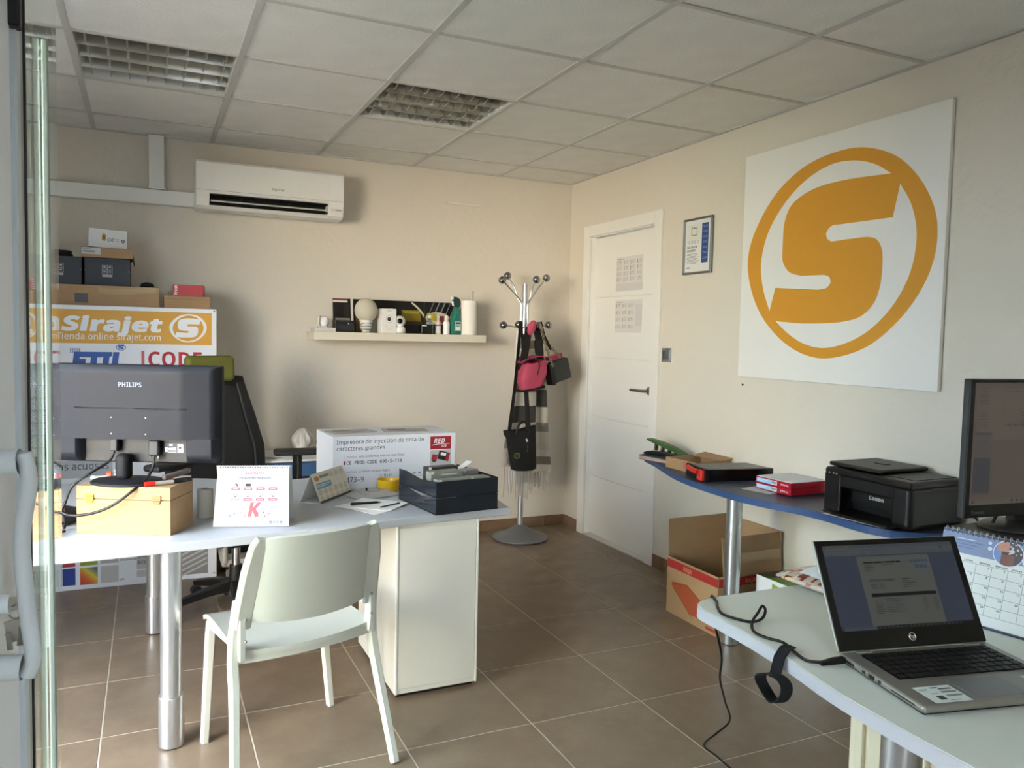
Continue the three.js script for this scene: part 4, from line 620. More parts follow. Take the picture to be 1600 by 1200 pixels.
  const kt = canvasTex(800, 660, (x, w, h) => {
    x.fillStyle = '#b0b5c2'; x.fillRect(0, 0, w, h); x.textAlign = 'center';
    x.fillStyle = '#d85a72'; x.font = 'italic bold 44px sans-serif'; x.fillText('Kalamazoo', 410, 92, 215); x.fillStyle = '#2e3138'; x.font = 'bold 30px sans-serif'; x.fillText('¿Por qué elegir Kalamazoo?', 420, 138, 375);
    for (let r = 0; r < 2; r++) for (let c = 0; c < 4; c++) { const X = 212 + c * 137, Y = 248 + r * 118; x.fillStyle = r === 1 && c === 0 ? '#e0808e' : '#d5485a'; x.beginPath(); x.roundRect(X - 48, Y - 16, 96, 30, 12); x.fill(); x.fillStyle = '#f0c4ca'; x.fillRect(X - 30, Y - 4, 60, 6); x.fillStyle = ['#3d4a4a', '#26292b', '#9fb0a8', '#b8bec2'][c]; if (r === 0) { if (c === 1) { x.fillRect(X - 32, Y - 58, 60, 30); } else if (c === 0) { x.save(); x.translate(X + 10, Y - 44); x.rotate(0.8); x.fillRect(-20, -9, 40, 18); x.restore(); } else { x.fillRect(X - 24, Y - 58, 48, 26); } } else { x.strokeStyle = '#5a6266'; x.lineWidth = 5; x.beginPath(); x.arc(X + 2, Y - 50, 19, 0, 7); x.stroke(); x.fillStyle = '#3a3f42'; x.fillRect(X - 7, Y - 44, 16, 14); } }
    x.fillStyle = '#e0525c'; x.save(); x.translate(408, 545); x.transform(1, 0, -0.16, 1, 0, 0); x.font = 'bold 200px sans-serif'; x.lineWidth = 10; x.strokeStyle = '#e0525c'; x.fillText('K', 0, 0); x.strokeText('K', 0, 0); x.restore();
    x.font = 'italic bold 34px sans-serif'; [[165, 553, '#4a59a0'], [215, 530, '#444'], [248, 565, '#777'], [282, 524, '#b0506a'], [322, 555, '#c9603a'], [364, 566, '#5a6a5a'], [440, 566, '#7a3a5a'], [490, 566, '#b06a4a'], [462, 524, '#4a3a44'], [522, 520, '#222'], [538, 560, '#2e3a34'], [586, 534, '#a8344c']].forEach(([a, b, c]) => { x.fillStyle = c; x.fillText('K', a, b); });
    x.fillStyle = '#8a8c94'; x.fillRect(64, 617, 240, 5); x.fillStyle = '#d88a90'; x.fillRect(310, 617, 115, 5); [['#3a5a9a', 590], ['#5aa0d0', 627], ['#c86a9a', 664], ['#3a6aa0', 700]].forEach(([c, X]) => { x.fillStyle = c; x.fillRect(X, 600, 28, 28); x.fillStyle = '#bcc1cd'; x.fillRect(X + 10, 608, 8, 14); });
    x.fillStyle = '#2c2e36'; for (let i = 0; i < 28; i++) x.fillRect(18 + i * 28, 8, 14, 10);
  });
  part(kc, 'front_page', slab((u, v) => [(u - 0.5) * (0.247 - 0.014 * v), 0.002 + v * 0.198, 0.05 - v * 0.05 + 0.006 * Math.sin(v * 2.2)], 4, 12, 0.0016), paper);
  part(kc, 'print', (() => { const g = new THREE.PlaneGeometry(1, 1, 4, 12), p = g.attributes.position; for (let i = 0; i < p.count; i++) { const u = p.getX(i) + 0.5, v = p.getY(i) + 0.5; p.setXYZ(i, (u - 0.5) * (0.246 - 0.014 * v), 0.002 + v * 0.197, 0.0514 - v * 0.05 + 0.006 * Math.sin(v * 2.2)); } g.computeVertexNormals(); return g; })(), printM(kt, 0.5));
  part(kc, 'back_stand', slab((u, v) => [(u - 0.5) * 0.247, 0.002 + v * 0.198, -0.065 + v * 0.065], 2, 2, 0.002), M('#c8c6c0', 0.6)); spiral(kc, 0.22, 27, black, 0.2, 0.0);
  // small tent calendar
  const sc = thing('tent_calendar', 'small beige card tent calendar in front of the printed carton', 'desk calendar', [-2.065, DT, 1.775], 0.86);
  const tt = canvasTex(512, 384, (x, w, h) => { x.fillStyle = '#d8d1bf'; x.fillRect(0, 0, w, h); x.fillStyle = '#b8793a'; x.beginPath(); x.arc(60, 70, 34, 0, 7); x.fill(); x.fillStyle = '#7d8a80'; x.fillRect(110, 40, 150, 36); x.fillStyle = '#6d96a8'; x.fillRect(26, 130, 230, 76); x.fillStyle = '#c7dbe2'; x.fillRect(40, 150, 190, 10); x.fillRect(40, 172, 150, 10); x.fillStyle = '#716c60'; for (let c = 0; c < 6; c++) for (let r = 0; r < 3; r++) { const X = 20 + c * 82, Y = r === 0 ? 30 : 130 + r * 88; if (r === 0 && c < 3) continue; if (r === 1 && c < 3 && 0) continue; x.fillRect(X + 18, Y, 24, 6); for (let k = 0; k < 5; k++) x.fillRect(X, Y + 14 + k * 11, 62, 3); } x.fillStyle = '#4b4740'; x.fillRect(0, 352, w, 32); });
  const face = (s) => slab((u, v) => [(u - 0.5) * 0.25, 0.001 + v * 0.11, s * (0.045 - v * 0.045)], 2, 2, 0.0014);
  part(sc, 'front_panel', face(1), M('#d5cebd', 0.6)); part(sc, 'back_panel', face(-1), whitePlastic); part(sc, 'base_flap', bx(0.25, 0.0014, 0.086), whitePlastic, [0, 0.001, 0]);
  part(sc, 'print', plane(0.249, 0.1185), printM(tt, 0.5), [0, 0.0561, 0.0236], [-0.3885, 0, 0]);
  // printed carton
  const ib = thing('printed_carton', 'large white carton printed with inkjet printer text on the grey desk', 'carton', [-1.745, DT, 1.497], 0.035);
  part(ib, 'body', rb(0.552, 0.226, 0.296, 0.002), M('#dfe0e2', 0.55), [0, 0.113, 0]);
  part(ib, 'print', plane(0.548, 0.222), printM(canvasTex(1200, 486, (x, w, h) => {
    x.fillStyle = '#dfe2ea'; x.fillRect(0, 0, w, h); x.fillStyle = '#20242b'; x.font = '54px sans-serif'; x.fillText('Impresora de inyección de tinta de', 30, 66, 870); x.fillText('caracteres grandes', 30, 126, 480);
    x.font = '31px sans-serif'; x.fillStyle = '#b8545c'; x.fillText('7 puntos,', 100, 196, 125); x.fillStyle = '#4a4e56'; x.fillText('solo podemos marcar una línea', 236, 196, 462);
    x.fillStyle = '#9b2430'; x.fillRect(96, 222, 18, 36); x.fillStyle = '#15181c'; x.font = 'bold 44px monospace'; x.fillText('CE PROD-CODE 695-S-114', 122, 256, 535);
    x.font = '31px sans-serif'; x.fillStyle = '#b8545c'; x.fillText('16 puntos,', 82, 336, 150); x.fillStyle = '#4a4e56'; x.fillText('2 líneas incluso logos', 242, 336, 310);
    x.fillStyle = '#9b2430'; x.fillRect(94, 366, 20, 60); x.fillStyle = '#15181c'; x.font = '66px monospace'; x.fillText('473-9 ', 122, 422, 200); x.font = 'bold 56px sans-serif'; x.fillText('↑↑', 355, 416, 60); x.font = '34px monospace'; x.fillStyle = '#4a4e56'; x.fillText('S/N587', 440, 386, 130); x.fillText('D.0287', 440, 424, 130); x.fillStyle = '#b8545c'; x.fillRect(760, 392, 120, 5); x.fillStyle = '#8a8e96'; x.fillRect(770, 360, 26, 18); x.fillRect(820, 360, 26, 18);
    x.fillStyle = '#a01f2c'; x.fillRect(940, 26, 216, 126); x.save(); x.translate(962, 92); x.transform(1, 0, -0.25, 1, 0, 0); x.fillStyle = '#eef0f2'; x.font = 'bold 62px sans-serif'; x.fillText('RED', 10, 0, 150); x.font = 'bold 28px sans-serif'; x.fillText('SOB', 100, 38, 62); x.restore(); x.strokeStyle = '#eef0f2'; x.lineWidth = 6; x.beginPath(); x.moveTo(955, 112); x.quadraticCurveTo(1030, 96, 1140, 100); x.stroke();
    x.fillStyle = '#b4b6ba'; x.fillRect(940, 160, 216, 146); x.save(); x.translate(1082, 220); x.rotate(0.25); x.fillStyle = '#241c20'; x.fillRect(-58, -42, 116, 84); x.fillStyle = '#a8222e'; x.fillRect(26, -42, 32, 84); x.fillStyle = '#e6e6e6'; x.fillRect(-36, -30, 56, 30); x.restore(); x.save(); x.translate(985, 236); x.rotate(0.2); x.fillStyle = '#a8222e'; x.fillRect(-28, -34, 56, 62); x.fillStyle = '#2a2024'; x.fillRect(-16, 20, 34, 20); x.restore();
    x.fillStyle = '#c9cbd0'; x.fillRect(940, 314, 216, 160);
  }), 0.5), [0, 0.113, 0.1486]);
  for (const [x, z, ry, lab] of [[-0.16, 0.0, 0.2, 'loose leaflet on the left of the printed carton top'], [0.08, 0.02, -0.15, 'loose leaflet on the right of the printed carton top']]) one('leaflet', lab, 'leaflet', rb(0.2, 0.003, 0.12, 0.001), printM(canvasTex(64, 64, (c, w, h) => { c.fillStyle = '#b9b2ab'; c.fillRect(0, 0, w, h); c.fillStyle = '#8a6f62'; c.fillRect(8, 8, 26, 20); c.fillStyle = '#6d6a6a'; c.fillRect(8, 36, 48, 4); c.fillRect(8, 46, 40, 4); })), [-1.745 + x, DT + 0.228, 1.497 + z], [0, ry, 0]);
  // papers, pen, pouch, dish
  const np = thing('note_papers', 'white note papers lying in front of the black letter tray', 'papers', [-1.955, DT, 2.01], 0.55);
  part(np, 'sheet', slab((u, v) => [(u - 0.5) * 0.15, 0.002 + 0.002 * Math.sin(v * 4), (v - 0.5) * 0.21], 2, 8, 0.001), paper); part(np, 'sheet', slab((u, v) => [(u - 0.5) * 0.15 + 0.03, 0.0035 + 0.004 * u * u, (v - 0.5) * 0.2 + 0.012], 6, 4, 0.001), paper, [0, 0.002, 0], [0, 0.25, 0]);
  const pn = thing('ballpoint_pen', 'black ballpoint pen on the note papers', 'pen', [-1.967, DT + 0.0125, 1.985], 0.0);
  part(pn, 'barrel', cyl(0.0045, 0.0045, 0.1, 12), black, [0, 0, 0], [0, 0, Math.PI / 2]); part(pn, 'tip', cyl(0.0012, 0.0045, 0.016, 12), darkGrey, [0.058, 0, 0], [0, 0, -Math.PI / 2]); part(pn, 'clip', rb(0.035, 0.0015, 0.003, 0.0006), darkGrey, [-0.03, 0.006, 0]);
  const sn = thing('thin_stylus', 'thin brown stick on the note papers behind the pen', 'stick', [-1.885, DT + 0.012, 2.05], 0.5); part(sn, 'shaft', cyl(0.003, 0.003, 0.09, 8), M('#4b4046', 0.5), [0, 0, 0], [0, 0, Math.PI / 2]); part(sn, 'end', cyl(0.0035, 0.0035, 0.012, 8), darkGrey, [0.046, 0, 0], [0, 0, Math.PI / 2]);
  const pc = thing('clear_pouch', 'crinkled clear plastic pouch by the yellow dish', 'pouch', [-1.885, DT, 1.8], 0.25);
  part(pc, 'film', slab((u, v) => { const e = Math.min(u, 1 - u, v, 1 - v), k = Math.min(1, e / 0.12); return [(u - 0.5) * 0.19, 0.004 + k * (0.012 + 0.008 * noise.noise(u * 7, v * 7, 2)), (v - 0.5) * 0.12]; }, 30, 20, 0.001), P('#cbc7c0', 0.2, { transmission: 0.35, thickness: 0 })); part(pc, 'insert_card', bx(0.12, 0.003, 0.09), M('#a7a39c', 0.7), [-0.02, 0.003, 0]); part(pc, 'clip', rb(0.008, 0.012, 0.004, 0.001), black, [-0.01, 0.022, -0.03]);
  const di = thing('yellow_dish', 'round yellow plastic dish with notched rim', 'dish', [-1.795, DT, 1.72]);
  part(di, 'bowl', (() => { const g = new THREE.LatheGeometry([[0, 0], [0.042, 0], [0.046, 0.004], [0.049, 0.05], [0.046, 0.05], [0.042, 0.006], [0, 0.006]].map(p => new THREE.Vector2(...p)), 44); const p = g.attributes.position; for (let i = 0; i < p.count; i++) { const y = p.getY(i), a = Math.atan2(p.getZ(i), p.getX(i)); if (y > 0.03) { const d = Math.abs(Math.atan2(Math.sin(a - 0.55), Math.cos(a - 0.55))); if (d < 0.2) p.setY(i, 0.022); } } g.computeVertexNormals(); return g; })(), M('#dcae0c', 0.35));
  // letter trays
  const smoke = P('#414a59', 0.12, { transmission: 0.75, thickness: 0, side: THREE.DoubleSide });
  const tray = (y, lab) => {
    const q = thing('letter_tray', lab, 'letter tray', [-1.652, y, 2.045], 0.125, 'stacked smoked letter trays');
    const w = 0.262, d = 0.33, h = 0.058;
    part(q, 'bottom', rb(w, 0.004, d, 0.001), smoke, [0, 0.002, 0]); part(q, 'front_wall', rb(w, h, 0.003, 0.001), smoke, [0, h / 2 + 0.003, d / 2]);
    part(q, 'side_wall', ext(shapeOf([[-d / 2, 0], [d / 2, 0], [d / 2, h], [d * 0.1, h * 0.82], [-d * 0.3, h * 1.02], [-d / 2, h]]), 0.003, 0).rotateY(-Math.PI / 2).translate(-w / 2 + 0.003, 0.003, 0), smoke);
    part(q, 'side_wall', ext(shapeOf([[-d / 2, 0], [d / 2, 0], [d / 2, h], [-d / 2, h]]), 0.003, 0).rotateY(-Math.PI / 2).translate(w / 2, 0.003, 0), smoke);
    part(q, 'rim', join(mv(rb(w + 0.006, 0.003, 0.006, 0.001), 0, 0.0, d / 2), mv(rb(0.006, 0.003, d, 0.001), -w / 2, 0.0, 0), mv(rb(0.006, 0.003, d, 0.001), w / 2, 0, 0)), M('#141a24', 0.2), [0, 0.003, 0]);
  };
  tray(DT + 0.0005, 'lower smoked plastic letter tray on the grey desk'); tray(DT + 0.0625, 'upper smoked plastic letter tray holding ink cartridges');
  const YT = DT + 0.067, ca = (x, z, ry, w, h, d, lab, col = '#787a76') => { const a = 0.125; const q = thing('ink_cartridge', lab, 'cartridge', [-1.652 + x * Math.cos(a) + z * Math.sin(a), YT, 2.045 - x * Math.sin(a) + z * Math.cos(a)], a + ry, 'cartridges in the letter tray'); part(q, 'body', rb(w, h, d, 0.003), M(col, 0.45), [0, h / 2, 0]); part(q, 'front_label', rb(w * 0.55, 0.004, 0.0008, 0.0003), M('#b3b4ae', 0.5), [w * 0.12, h - 0.012, d / 2 + 0.0003]); part(q, 'corner_cap', rb(0.012, 0.01, 0.006, 0.002), M('#c4c4bd', 0.4), [-w / 2 + 0.01, h - 0.004, d / 2 - 0.002]); return q; };
  ca(-0.05, 0.125, 0, 0.125, 0.058, 0.045, 'front grey ink cartridge standing in the upper letter tray'); ca(-0.055, 0.07, 0.0, 0.125, 0.08, 0.04, 'second grey ink cartridge standing behind the front one in the tray'); ca(-0.03, 0.0, 0, 0.13, 0.085, 0.045, 'black-topped ink cartridge at the back of the tray', '#2a2a2c'); ca(0.07, 0.11, 0, 0.09, 0.055, 0.06, 'low grey ink cartridge at the right of the tray'); ca(0.075, 0.02, 0.2, 0.08, 0.068, 0.05, 'pale grey ink cartridge with a paper beside it in the tray', '#90928e');
  const ps = thing('receipt', 'curled white paper strip sticking out of the upper tray', 'paper strip', [-1.585, YT + 0.03, 2.0], 0.5); part(ps, 'strip', slab((u, v) => [(u - 0.5) * 0.12, 0.02 + 0.035 * u, (v - 0.5) * 0.03 + 0.008 * Math.sin(u * 3)], 10, 3, 0.001), paper);
}

// ---------------------------------------------------------------- white visitor chair
{
  const u = [Math.cos(0.244), -Math.sin(0.244)];
  const t = thing('visitor_chair', 'white plastic stacking chair in front of the grey desk', 'chair', [-2.27, 0, 2.458], 0.244);
  const cm = M('#c9c9be', 0.42);
  part(t, 'seat', slab((a, b) => { const x = (a - 0.5) * 2, e = Math.pow(Math.abs(x), 4); return [x * (0.225 - 0.02 * (1 - b)), 0.405 + 0.012 * (1 - b) - 0.028 * Math.pow(1 - b, 8) - 0.02 * (1 - x * x) * Math.sin(Math.PI * b * 0.9) + 0.004 * e - 0.012 * b, -0.335 + b * 0.36 - 0.02 * (1 - x * x) * (b < 0.1 ? 0.4 : 0) + 0.028 * (1 - x * x) * (b > 0.9 ? (b - 0.9) * 10 : 0)]; }, 24, 24, 0.014), cm);
  part(t, 'seat_rim', slab((a, b) => { const x = (a - 0.5) * 2; return [x * 0.222, 0.388 - b * 0.03, 0.012 + 0.028 * (1 - x * x)]; }, 20, 3, 0.01), cm);
  part(t, 'backrest', slab((a, b) => {
    const x = (a - 0.5) * 2, hw = 0.215 - 0.025 * b, topRound = 1 - 0.0 * b;
    const cy = 0.495 + b * 0.255 - (b > 0.9 ? 0.03 * Math.pow(Math.abs(x), 10) * (b - 0.9) * 10 : 0) + 0.02 * b * 0 - 0.02 * (1 - x * x) * (1 - b) ;
    return [x * hw, cy, 0.035 + 0.075 * b + 0.035 * (1 - x * x) - 0.03 * Math.pow(Math.abs(x), 6)];
  }, 28, 18, 0.012), cm);
  for (const s of [-1, 1]) {
    part(t, 'back_flange', bar([[s * 0.208, 0.47, 0.022, 0.05, 0.03], [s * 0.204, 0.52, 0.034, 0.055, 0.03], [s * 0.193, 0.64, 0.068, 0.058, 0.03], [s * 0.182, 0.72, 0.092, 0.05, 0.026], [s * 0.174, 0.744, 0.1, 0.034, 0.02]], [1, 0, 0]), cm);
    part(t, 'leg', bar([[s * 0.222, 0.55, 0.03, 0.02, 0.03], [s * 0.226, 0.44, 0.012, 0.026, 0.036], [s * 0.228, 0.36, 0.01, 0.026, 0.038], [s * 0.23, 0.29, 0.028, 0.026, 0.036], [s < 0 ? -0.268 : 0.212, 0.0, s < 0 ? 0.145 : 0.2, 0.022, 0.028]], [1, 0, 0]), cm);
    part(t, 'seat_bracket', bar([[s * 0.212, 0.5, 0.03, 0.02, 0.034], [s * 0.212, 0.43, 0.028, 0.02, 0.042], [s * 0.21, 0.375, 0.022, 0.02, 0.04]], [1, 0, 0]), cm);
    for (const y of [0.5, 0.435]) part(t, 'screw', sph(0.0045, 10, 8), M('#7c7d78', 0.4), [s * 0.205, y, 0.052]);
    part(t, 'leg', bar([[s * 0.2, 0.392, -0.02, 0.022, 0.022], [s * 0.202, 0.395, -0.22, 0.024, 0.024], [s * 0.196, 0.385, -0.285, 0.026, 0.028], [s * 0.197, 0.33, -0.292, 0.026, 0.032], [s * 0.221, 0.0, -0.272, 0.022, 0.026]], [1, 0, 0]), cm);
  }
}

// ---------------------------------------------------------------- blue desk along the right wall
{
  const t = thing('blue_desk', 'narrow blue wave-edged desk along the right wall with a silver leg', 'desk', [0, 0, 0]);
  const s = new THREE.Shape();
  s.moveTo(-0.005, -1.16); s.lineTo(-0.04, -1.16); s.bezierCurveTo(-0.13, -1.16, -0.16, -1.2, -0.178, -1.27); s.bezierCurveTo(-0.22, -1.44, -0.3, -1.6, -0.345, -1.75); s.bezierCurveTo(-0.4, -1.95, -0.41, -2.1, -0.41, -2.25); s.bezierCurveTo(-0.405, -2.45, -0.345, -2.5, -0.335, -2.65); s.bezierCurveTo(-0.33, -2.75, -0.35, -2.82, -0.34, -2.9); s.bezierCurveTo(-0.32, -3.02, -0.2, -3.09, -0.09, -3.1); s.lineTo(-0.005, -3.1); s.closePath();
  part(t, 'worktop', ext(s, 0.03, 0.003).rotateX(-Math.PI / 2).translate(0, 0.65, 0), M('#3a4356', 0.4));
  const edge = M('#34507f', 0.45);
  part(t, 'edge_band', (() => { const pts = s.getPoints(14).slice(1, -1); const g = []; for (let i = 0; i + 1 < pts.length; i++) { const a = pts[i], b = pts[i + 1], l = Math.hypot(b.x - a.x, b.y - a.y); if (l < 1e-4) continue; g.push(mv(bx(l + 0.002, 0.028, 0.003), (a.x + b.x) / 2, 0.665, -(a.y + b.y) / 2, 0, Math.atan2(b.y - a.y, b.x - a.x), 0)); } return join(...g); })(), edge, [-0.0, 0, 0]);
  for (const [x, z] of [[-0.37, 2.22]]) { const l = part(t, 'leg', cyl(0.034, 0.034, 0.65, 36), alu, [x, 0.325, z]); part(l, 'leg_sleeve', lathe([[0, -0.323], [0.037, -0.323], [0.0395, -0.319], [0.0395, -0.17], [0.037, -0.165], [0.033, -0.165]], 36), alu); part(l, 'foot', cyl(0.036, 0.036, 0.004, 28), black, [0, -0.323, 0]); }
  part(t, 'wall_rail', rb(0.02, 0.03, 1.8, 0.003), greyPaintMetal, [-0.0125, 0.634, 2.15]);
}
{
  // folders and green roller set at the far end
  const f = thing('folder_stack', 'thin stack of papers with an orange folder at the far end of the blue desk', 'folders', [-0.13, DT, 1.41], 0.25);
  [['#d0632a', 0.004], ['#cfcac2', 0.006], ['#b5b0a8', 0.008], ['#4b4e55', 0.004]].reduce((y, [c, h], i) => { part(f, 'folder', rb(0.19, h, 0.27, 0.0015), M(c, 0.6), [rr(-0.008, 0.008), y + h / 2, rr(-0.01, 0.01)], [0, rr(-0.06, 0.06), 0]); return y + h + 0.0006; }, 0.0006);
  const g = thing('circuit_tool', 'open green and black clamp tool with metal rollers on the folders', 'tool', [-0.11, DT + 0.0265, 1.4], 0.3);
  part(g, 'black_jaw', ext((() => { const s = new THREE.Shape(); s.moveTo(-0.14, 0); s.lineTo(0.13, 0); s.lineTo(0.13, 0.012); s.bezierCurveTo(0, 0.024, -0.1, 0.03, -0.14, 0.008); return s; })(), 0.05, 0.004).rotateY(Math.PI / 2 + Math.PI), black, [-0.02, 0.001, 0]);
  part(g, 'green_jaw', ext((() => { const s = new THREE.Shape(); s.moveTo(-0.12, 0.075); s.bezierCurveTo(-0.05, 0.07, 0.06, 0.05, 0.14, 0.008); s.lineTo(0.13, 0.0); s.bezierCurveTo(0.04, 0.03, -0.06, 0.05, -0.12, 0.068); return s; })(), 0.05, 0.002).rotateY(Math.PI / 2 + Math.PI), M('#2f5a22', 0.5), [-0.02, 0.012, 0]);
  for (let i = 0; i < 4; i++) part(g, 'roller', cyl(0.012, 0.012, 0.03, 16), chrome, [-0.045, 0.045 - i * 0.006, -0.07 + i * 0.045], [0.3, 0, 0.2]);
  // open shallow carton
  const o = thing('shallow_carton', 'open shallow brown carton lid with red print on the blue desk', 'carton', [-0.14, DT, 1.67], 0.08);
  const W = 0.24, D = 0.22, hh = 0.055, th = 0.004;
  part(o, 'bottom', bx(W, th, D), cardMat, [0, th / 2 + 0.001, 0]);
  part(o, 'side_wall', bx(th, hh, D), cardMat, [-W / 2, hh / 2, 0]); part(o, 'side_wall', bx(th, hh, D), cardMat, [W / 2, hh / 2, 0]); part(o, 'side_wall', bx(W, hh, th), cardMat, [0, hh / 2, -D / 2]); part(o, 'side_wall', bx(W, hh, th), cardMat, [0, hh / 2, D / 2]);
  part(o, 'red_print', plane(0.09, 0.028), printM(canvasTex(96, 32, (x, w, h) => { x.fillStyle = '#a8876a'; x.fillRect(0, 0, w, h); x.strokeStyle = '#a34032'; x.lineWidth = 3; x.strokeRect(10, 4, 60, 24); x.fillStyle = '#a34032'; x.fillRect(18, 10, 44, 5); x.fillRect(18, 19, 44, 4); })), [-W / 2 - th / 2 - 0.0006, 0.032, 0.06], [0, -Math.PI / 2, 0]);
  part(o, 'flap', bx(0.12, th, D), cardMat, [W / 2 + 0.0, hh + 0.005, 0], [0, 0, 0.15]);
  // paper guillotine
  const c = thing('paper_cutter', 'black paper cutter with red handle on the blue desk', 'paper cutter', [-0.185, DT, 1.985], -0.2);
  part(c, 'cutting_bed', rb(0.34, 0.012, 0.15, 0.003), M('#6d6d6a', 0.5), [0.02, 0.05, -0.08]);
  part(c, 'base', rb(0.35, 0.044, 0.16, 0.004), black, [0.02, 0.022, -0.08]);
  part(c, 'blade_rail', rb(0.36, 0.058, 0.03, 0.004), blackGloss, [0.02, 0.029, 0.018]);
  part(c, 'end_block', rb(0.02, 0.06, 0.2, 0.005), black, [-0.155, 0.03, -0.06]);
  part(c, 'handle', tube([[-0.178, 0.047, -0.11], [-0.182, 0.044, -0.06], [-0.178, 0.04, 0.0]], 0.0125, 24, 14), M('#cf2a24', 0.35));
  part(c, 'red_end', rb(0.018, 0.05, 0.05, 0.004), M('#cf2a24', 0.35), [-0.17, 0.028, 0.008]);
  part(c, 'knob', cyl(0.01, 0.01, 0.012, 16), chrome, [0.205, 0.03, 0.0], [0, 0, Math.PI / 2]);
  // reams of paper
  const side = canvasTex(256, 64, (x, w, h) => { x.fillStyle = '#b3152a'; x.fillRect(0, 0, w, h); x.fillStyle = '#9cc4e6'; x.fillRect(6, 8, 150, 50); x.fillStyle = '#e8eef2'; x.fillRect(112, 10, 46, 46); x.fillStyle = '#333'; for (let i = 0; i < 12; i++) x.fillRect(118 + i * 3, 16, 1.5, 30); x.fillStyle = '#cfe2f0'; x.fillRect(14, 20, 80, 6); x.fillRect(14, 34, 64, 6); x.fillStyle = '#f4eef0'; [[186, 22, 5, 22], [194, 22, 12, 5], [202, 24, 5, 18], [212, 24, 5, 18], [218, 24, 10, 5], [224, 26, 5, 18], [234, 26, 5, 20]].forEach(a => x.fillRect(...a)); });
  for (let i = 0; i < 2; i++) {
    const r = thing('paper_ream', i ? 'upper of the two red-wrapped paper reams by the printer' : 'lower of the two red-wrapped paper reams by the printer', 'paper ream', [-0.118, DT + 0.0035 + i * 0.0275, 2.29], 0.02, 'red paper reams');
    part(r, 'wrapper', rb(0.212, 0.0265, 0.21, 0.002), M('#b3152a', 0.35), [0, 0.0133, 0]);
    part(r, 'side_print', plane(0.206, 0.024), printM(side, 0.35), [-0.1065, 0.0133, 0], [0, -Math.PI / 2, 0]);
    if (i) part(r, 'top_sheet', rb(0.205, 0.003, 0.203, 0.001), M('#dfe2ea', 0.6), [0.002, 0.0275, 0]);
  }
  one('leaflet_card', 'small pale printed card under the edge of the reams', 'card', rb(0.1, 0.0015, 0.15, 0.0005), M('#c9c4be', 0.5), [-0.235, DT + 0.0012, 2.24], [0, 0.2, 0]);
  const gr = thing('green_spool', 'small dark green reel between the reams and the printer', 'reel', [-0.06, DT, 2.47], 0.3);
  part(gr, 'rim', cyl(0.032, 0.032, 0.01, 24), M('#3c4a2c', 0.5), [0, 0.033, 0], [0, 0, Math.PI / 2]); part(gr, 'rim', cyl(0.032, 0.032, 0.01, 24), M('#3c4a2c', 0.5), [0.04, 0.033, 0], [0, 0, Math.PI / 2]); part(gr, 'winding', cyl(0.02, 0.02, 0.04, 20), M('#8c8a3a', 0.6), [0.02, 0.033, 0], [0, 0, Math.PI / 2]);
  // printer
  const p = thing('printer', 'black inkjet printer with open paper tray on the blue desk', 'printer', [-0.165, DT, 2.845], 0);
  const pb = M('#0d0e10', 0.34), pd = M('#060607', 0.4);
  part(p, 'feet', join(mv(rb(0.2, 0.01, 0.03, 0.003), 0, 0.005, -0.14), mv(rb(0.2, 0.01, 0.03, 0.003), 0, 0.005, 0.15)), pd);
  const X0 = -0.14;   // front face (towards -x)
  part(p, 'body', join(mv(rb(0.29, 0.15, 0.08, 0.008, 3), 0, 0.085, -0.148), mv(rb(0.29, 0.15, 0.085, 0.02, 4), 0, 0.085, 0.155), mv(rb(0.22, 0.15, 0.24, 0.004), 0.035, 0.085, 0.005), mv(rb(0.285, 0.05, 0.24, 0.004), 0, 0.136, 0.005)), pb);
  part(p, 'scanner_unit', rb(0.294, 0.03, 0.384, 0.012, 3), pb, [0, 0.166, 0.005]);
  part(p, 'feeder_lid', rb(0.26, 0.016, 0.24, 0.007, 3), M('#1c1a19', 0.45), [0.008, 0.192, -0.07], [0, 0, 0]);
  part(p, 'feeder_recess', rb(0.22, 0.004, 0.13, 0.002), pd, [0.01, 0.1815, 0.11]);
  part(p, 'feeder_tab', rb(0.03, 0.006, 0.05, 0.002), pd, [0.02, 0.2, -0.06]);
  for (const z of [-0.16, -0.14, -0.125]) part(p, 'button', sph(0.0035, 8, 6), M('#b8b8b8', 0.4), [X0 - 0.008, 0.16, z]);
  part(p, 'button', sph(0.004, 8, 6), M('#cfcfcf', 0.4), [X0 - 0.002, 0.19, -0.165]);
  part(p, 'output_cover', rb(0.006, 0.075, 0.225, 0.002), pb, [-0.085, 0.085, 0.005]);
  part(p, 'brand_mark', text('Canon', 0.016, 0.001).rotateY(-Math.PI / 2), M('#c9c9cb', 0.35), [-0.0885, 0.085, 0.01]);
  part(p, 'paper_tray', slab((u, v) => [-0.08 - 0.105 * u, 0.02 - 0.008 * u, -0.125 + 0.27 * v], 4, 4, 0.006), pd);
  part(p, 'tray_lip', rb(0.02, 0.008, 0.29, 0.002), pd, [-0.182, 0.016, 0.0]);
  one('printed_sheet', 'white sheet lying under the printer tray on the blue desk', 'paper', bx(0.13, 0.001, 0.26), paper, [-0.265, DT + 0.001, 2.81], [0, 0.08, 0]);
  one('printer_cable', 'black cable drooping behind the printer', 'cable', tube([[-0.03, DT + 0.06, 3.03], [-0.01, DT + 0.04, 3.08], [-0.012, 0.58, 3.13], [-0.012, 0.3, 3.16], [-0.02, 0.02, 3.2]], 0.004, 40), black);
}
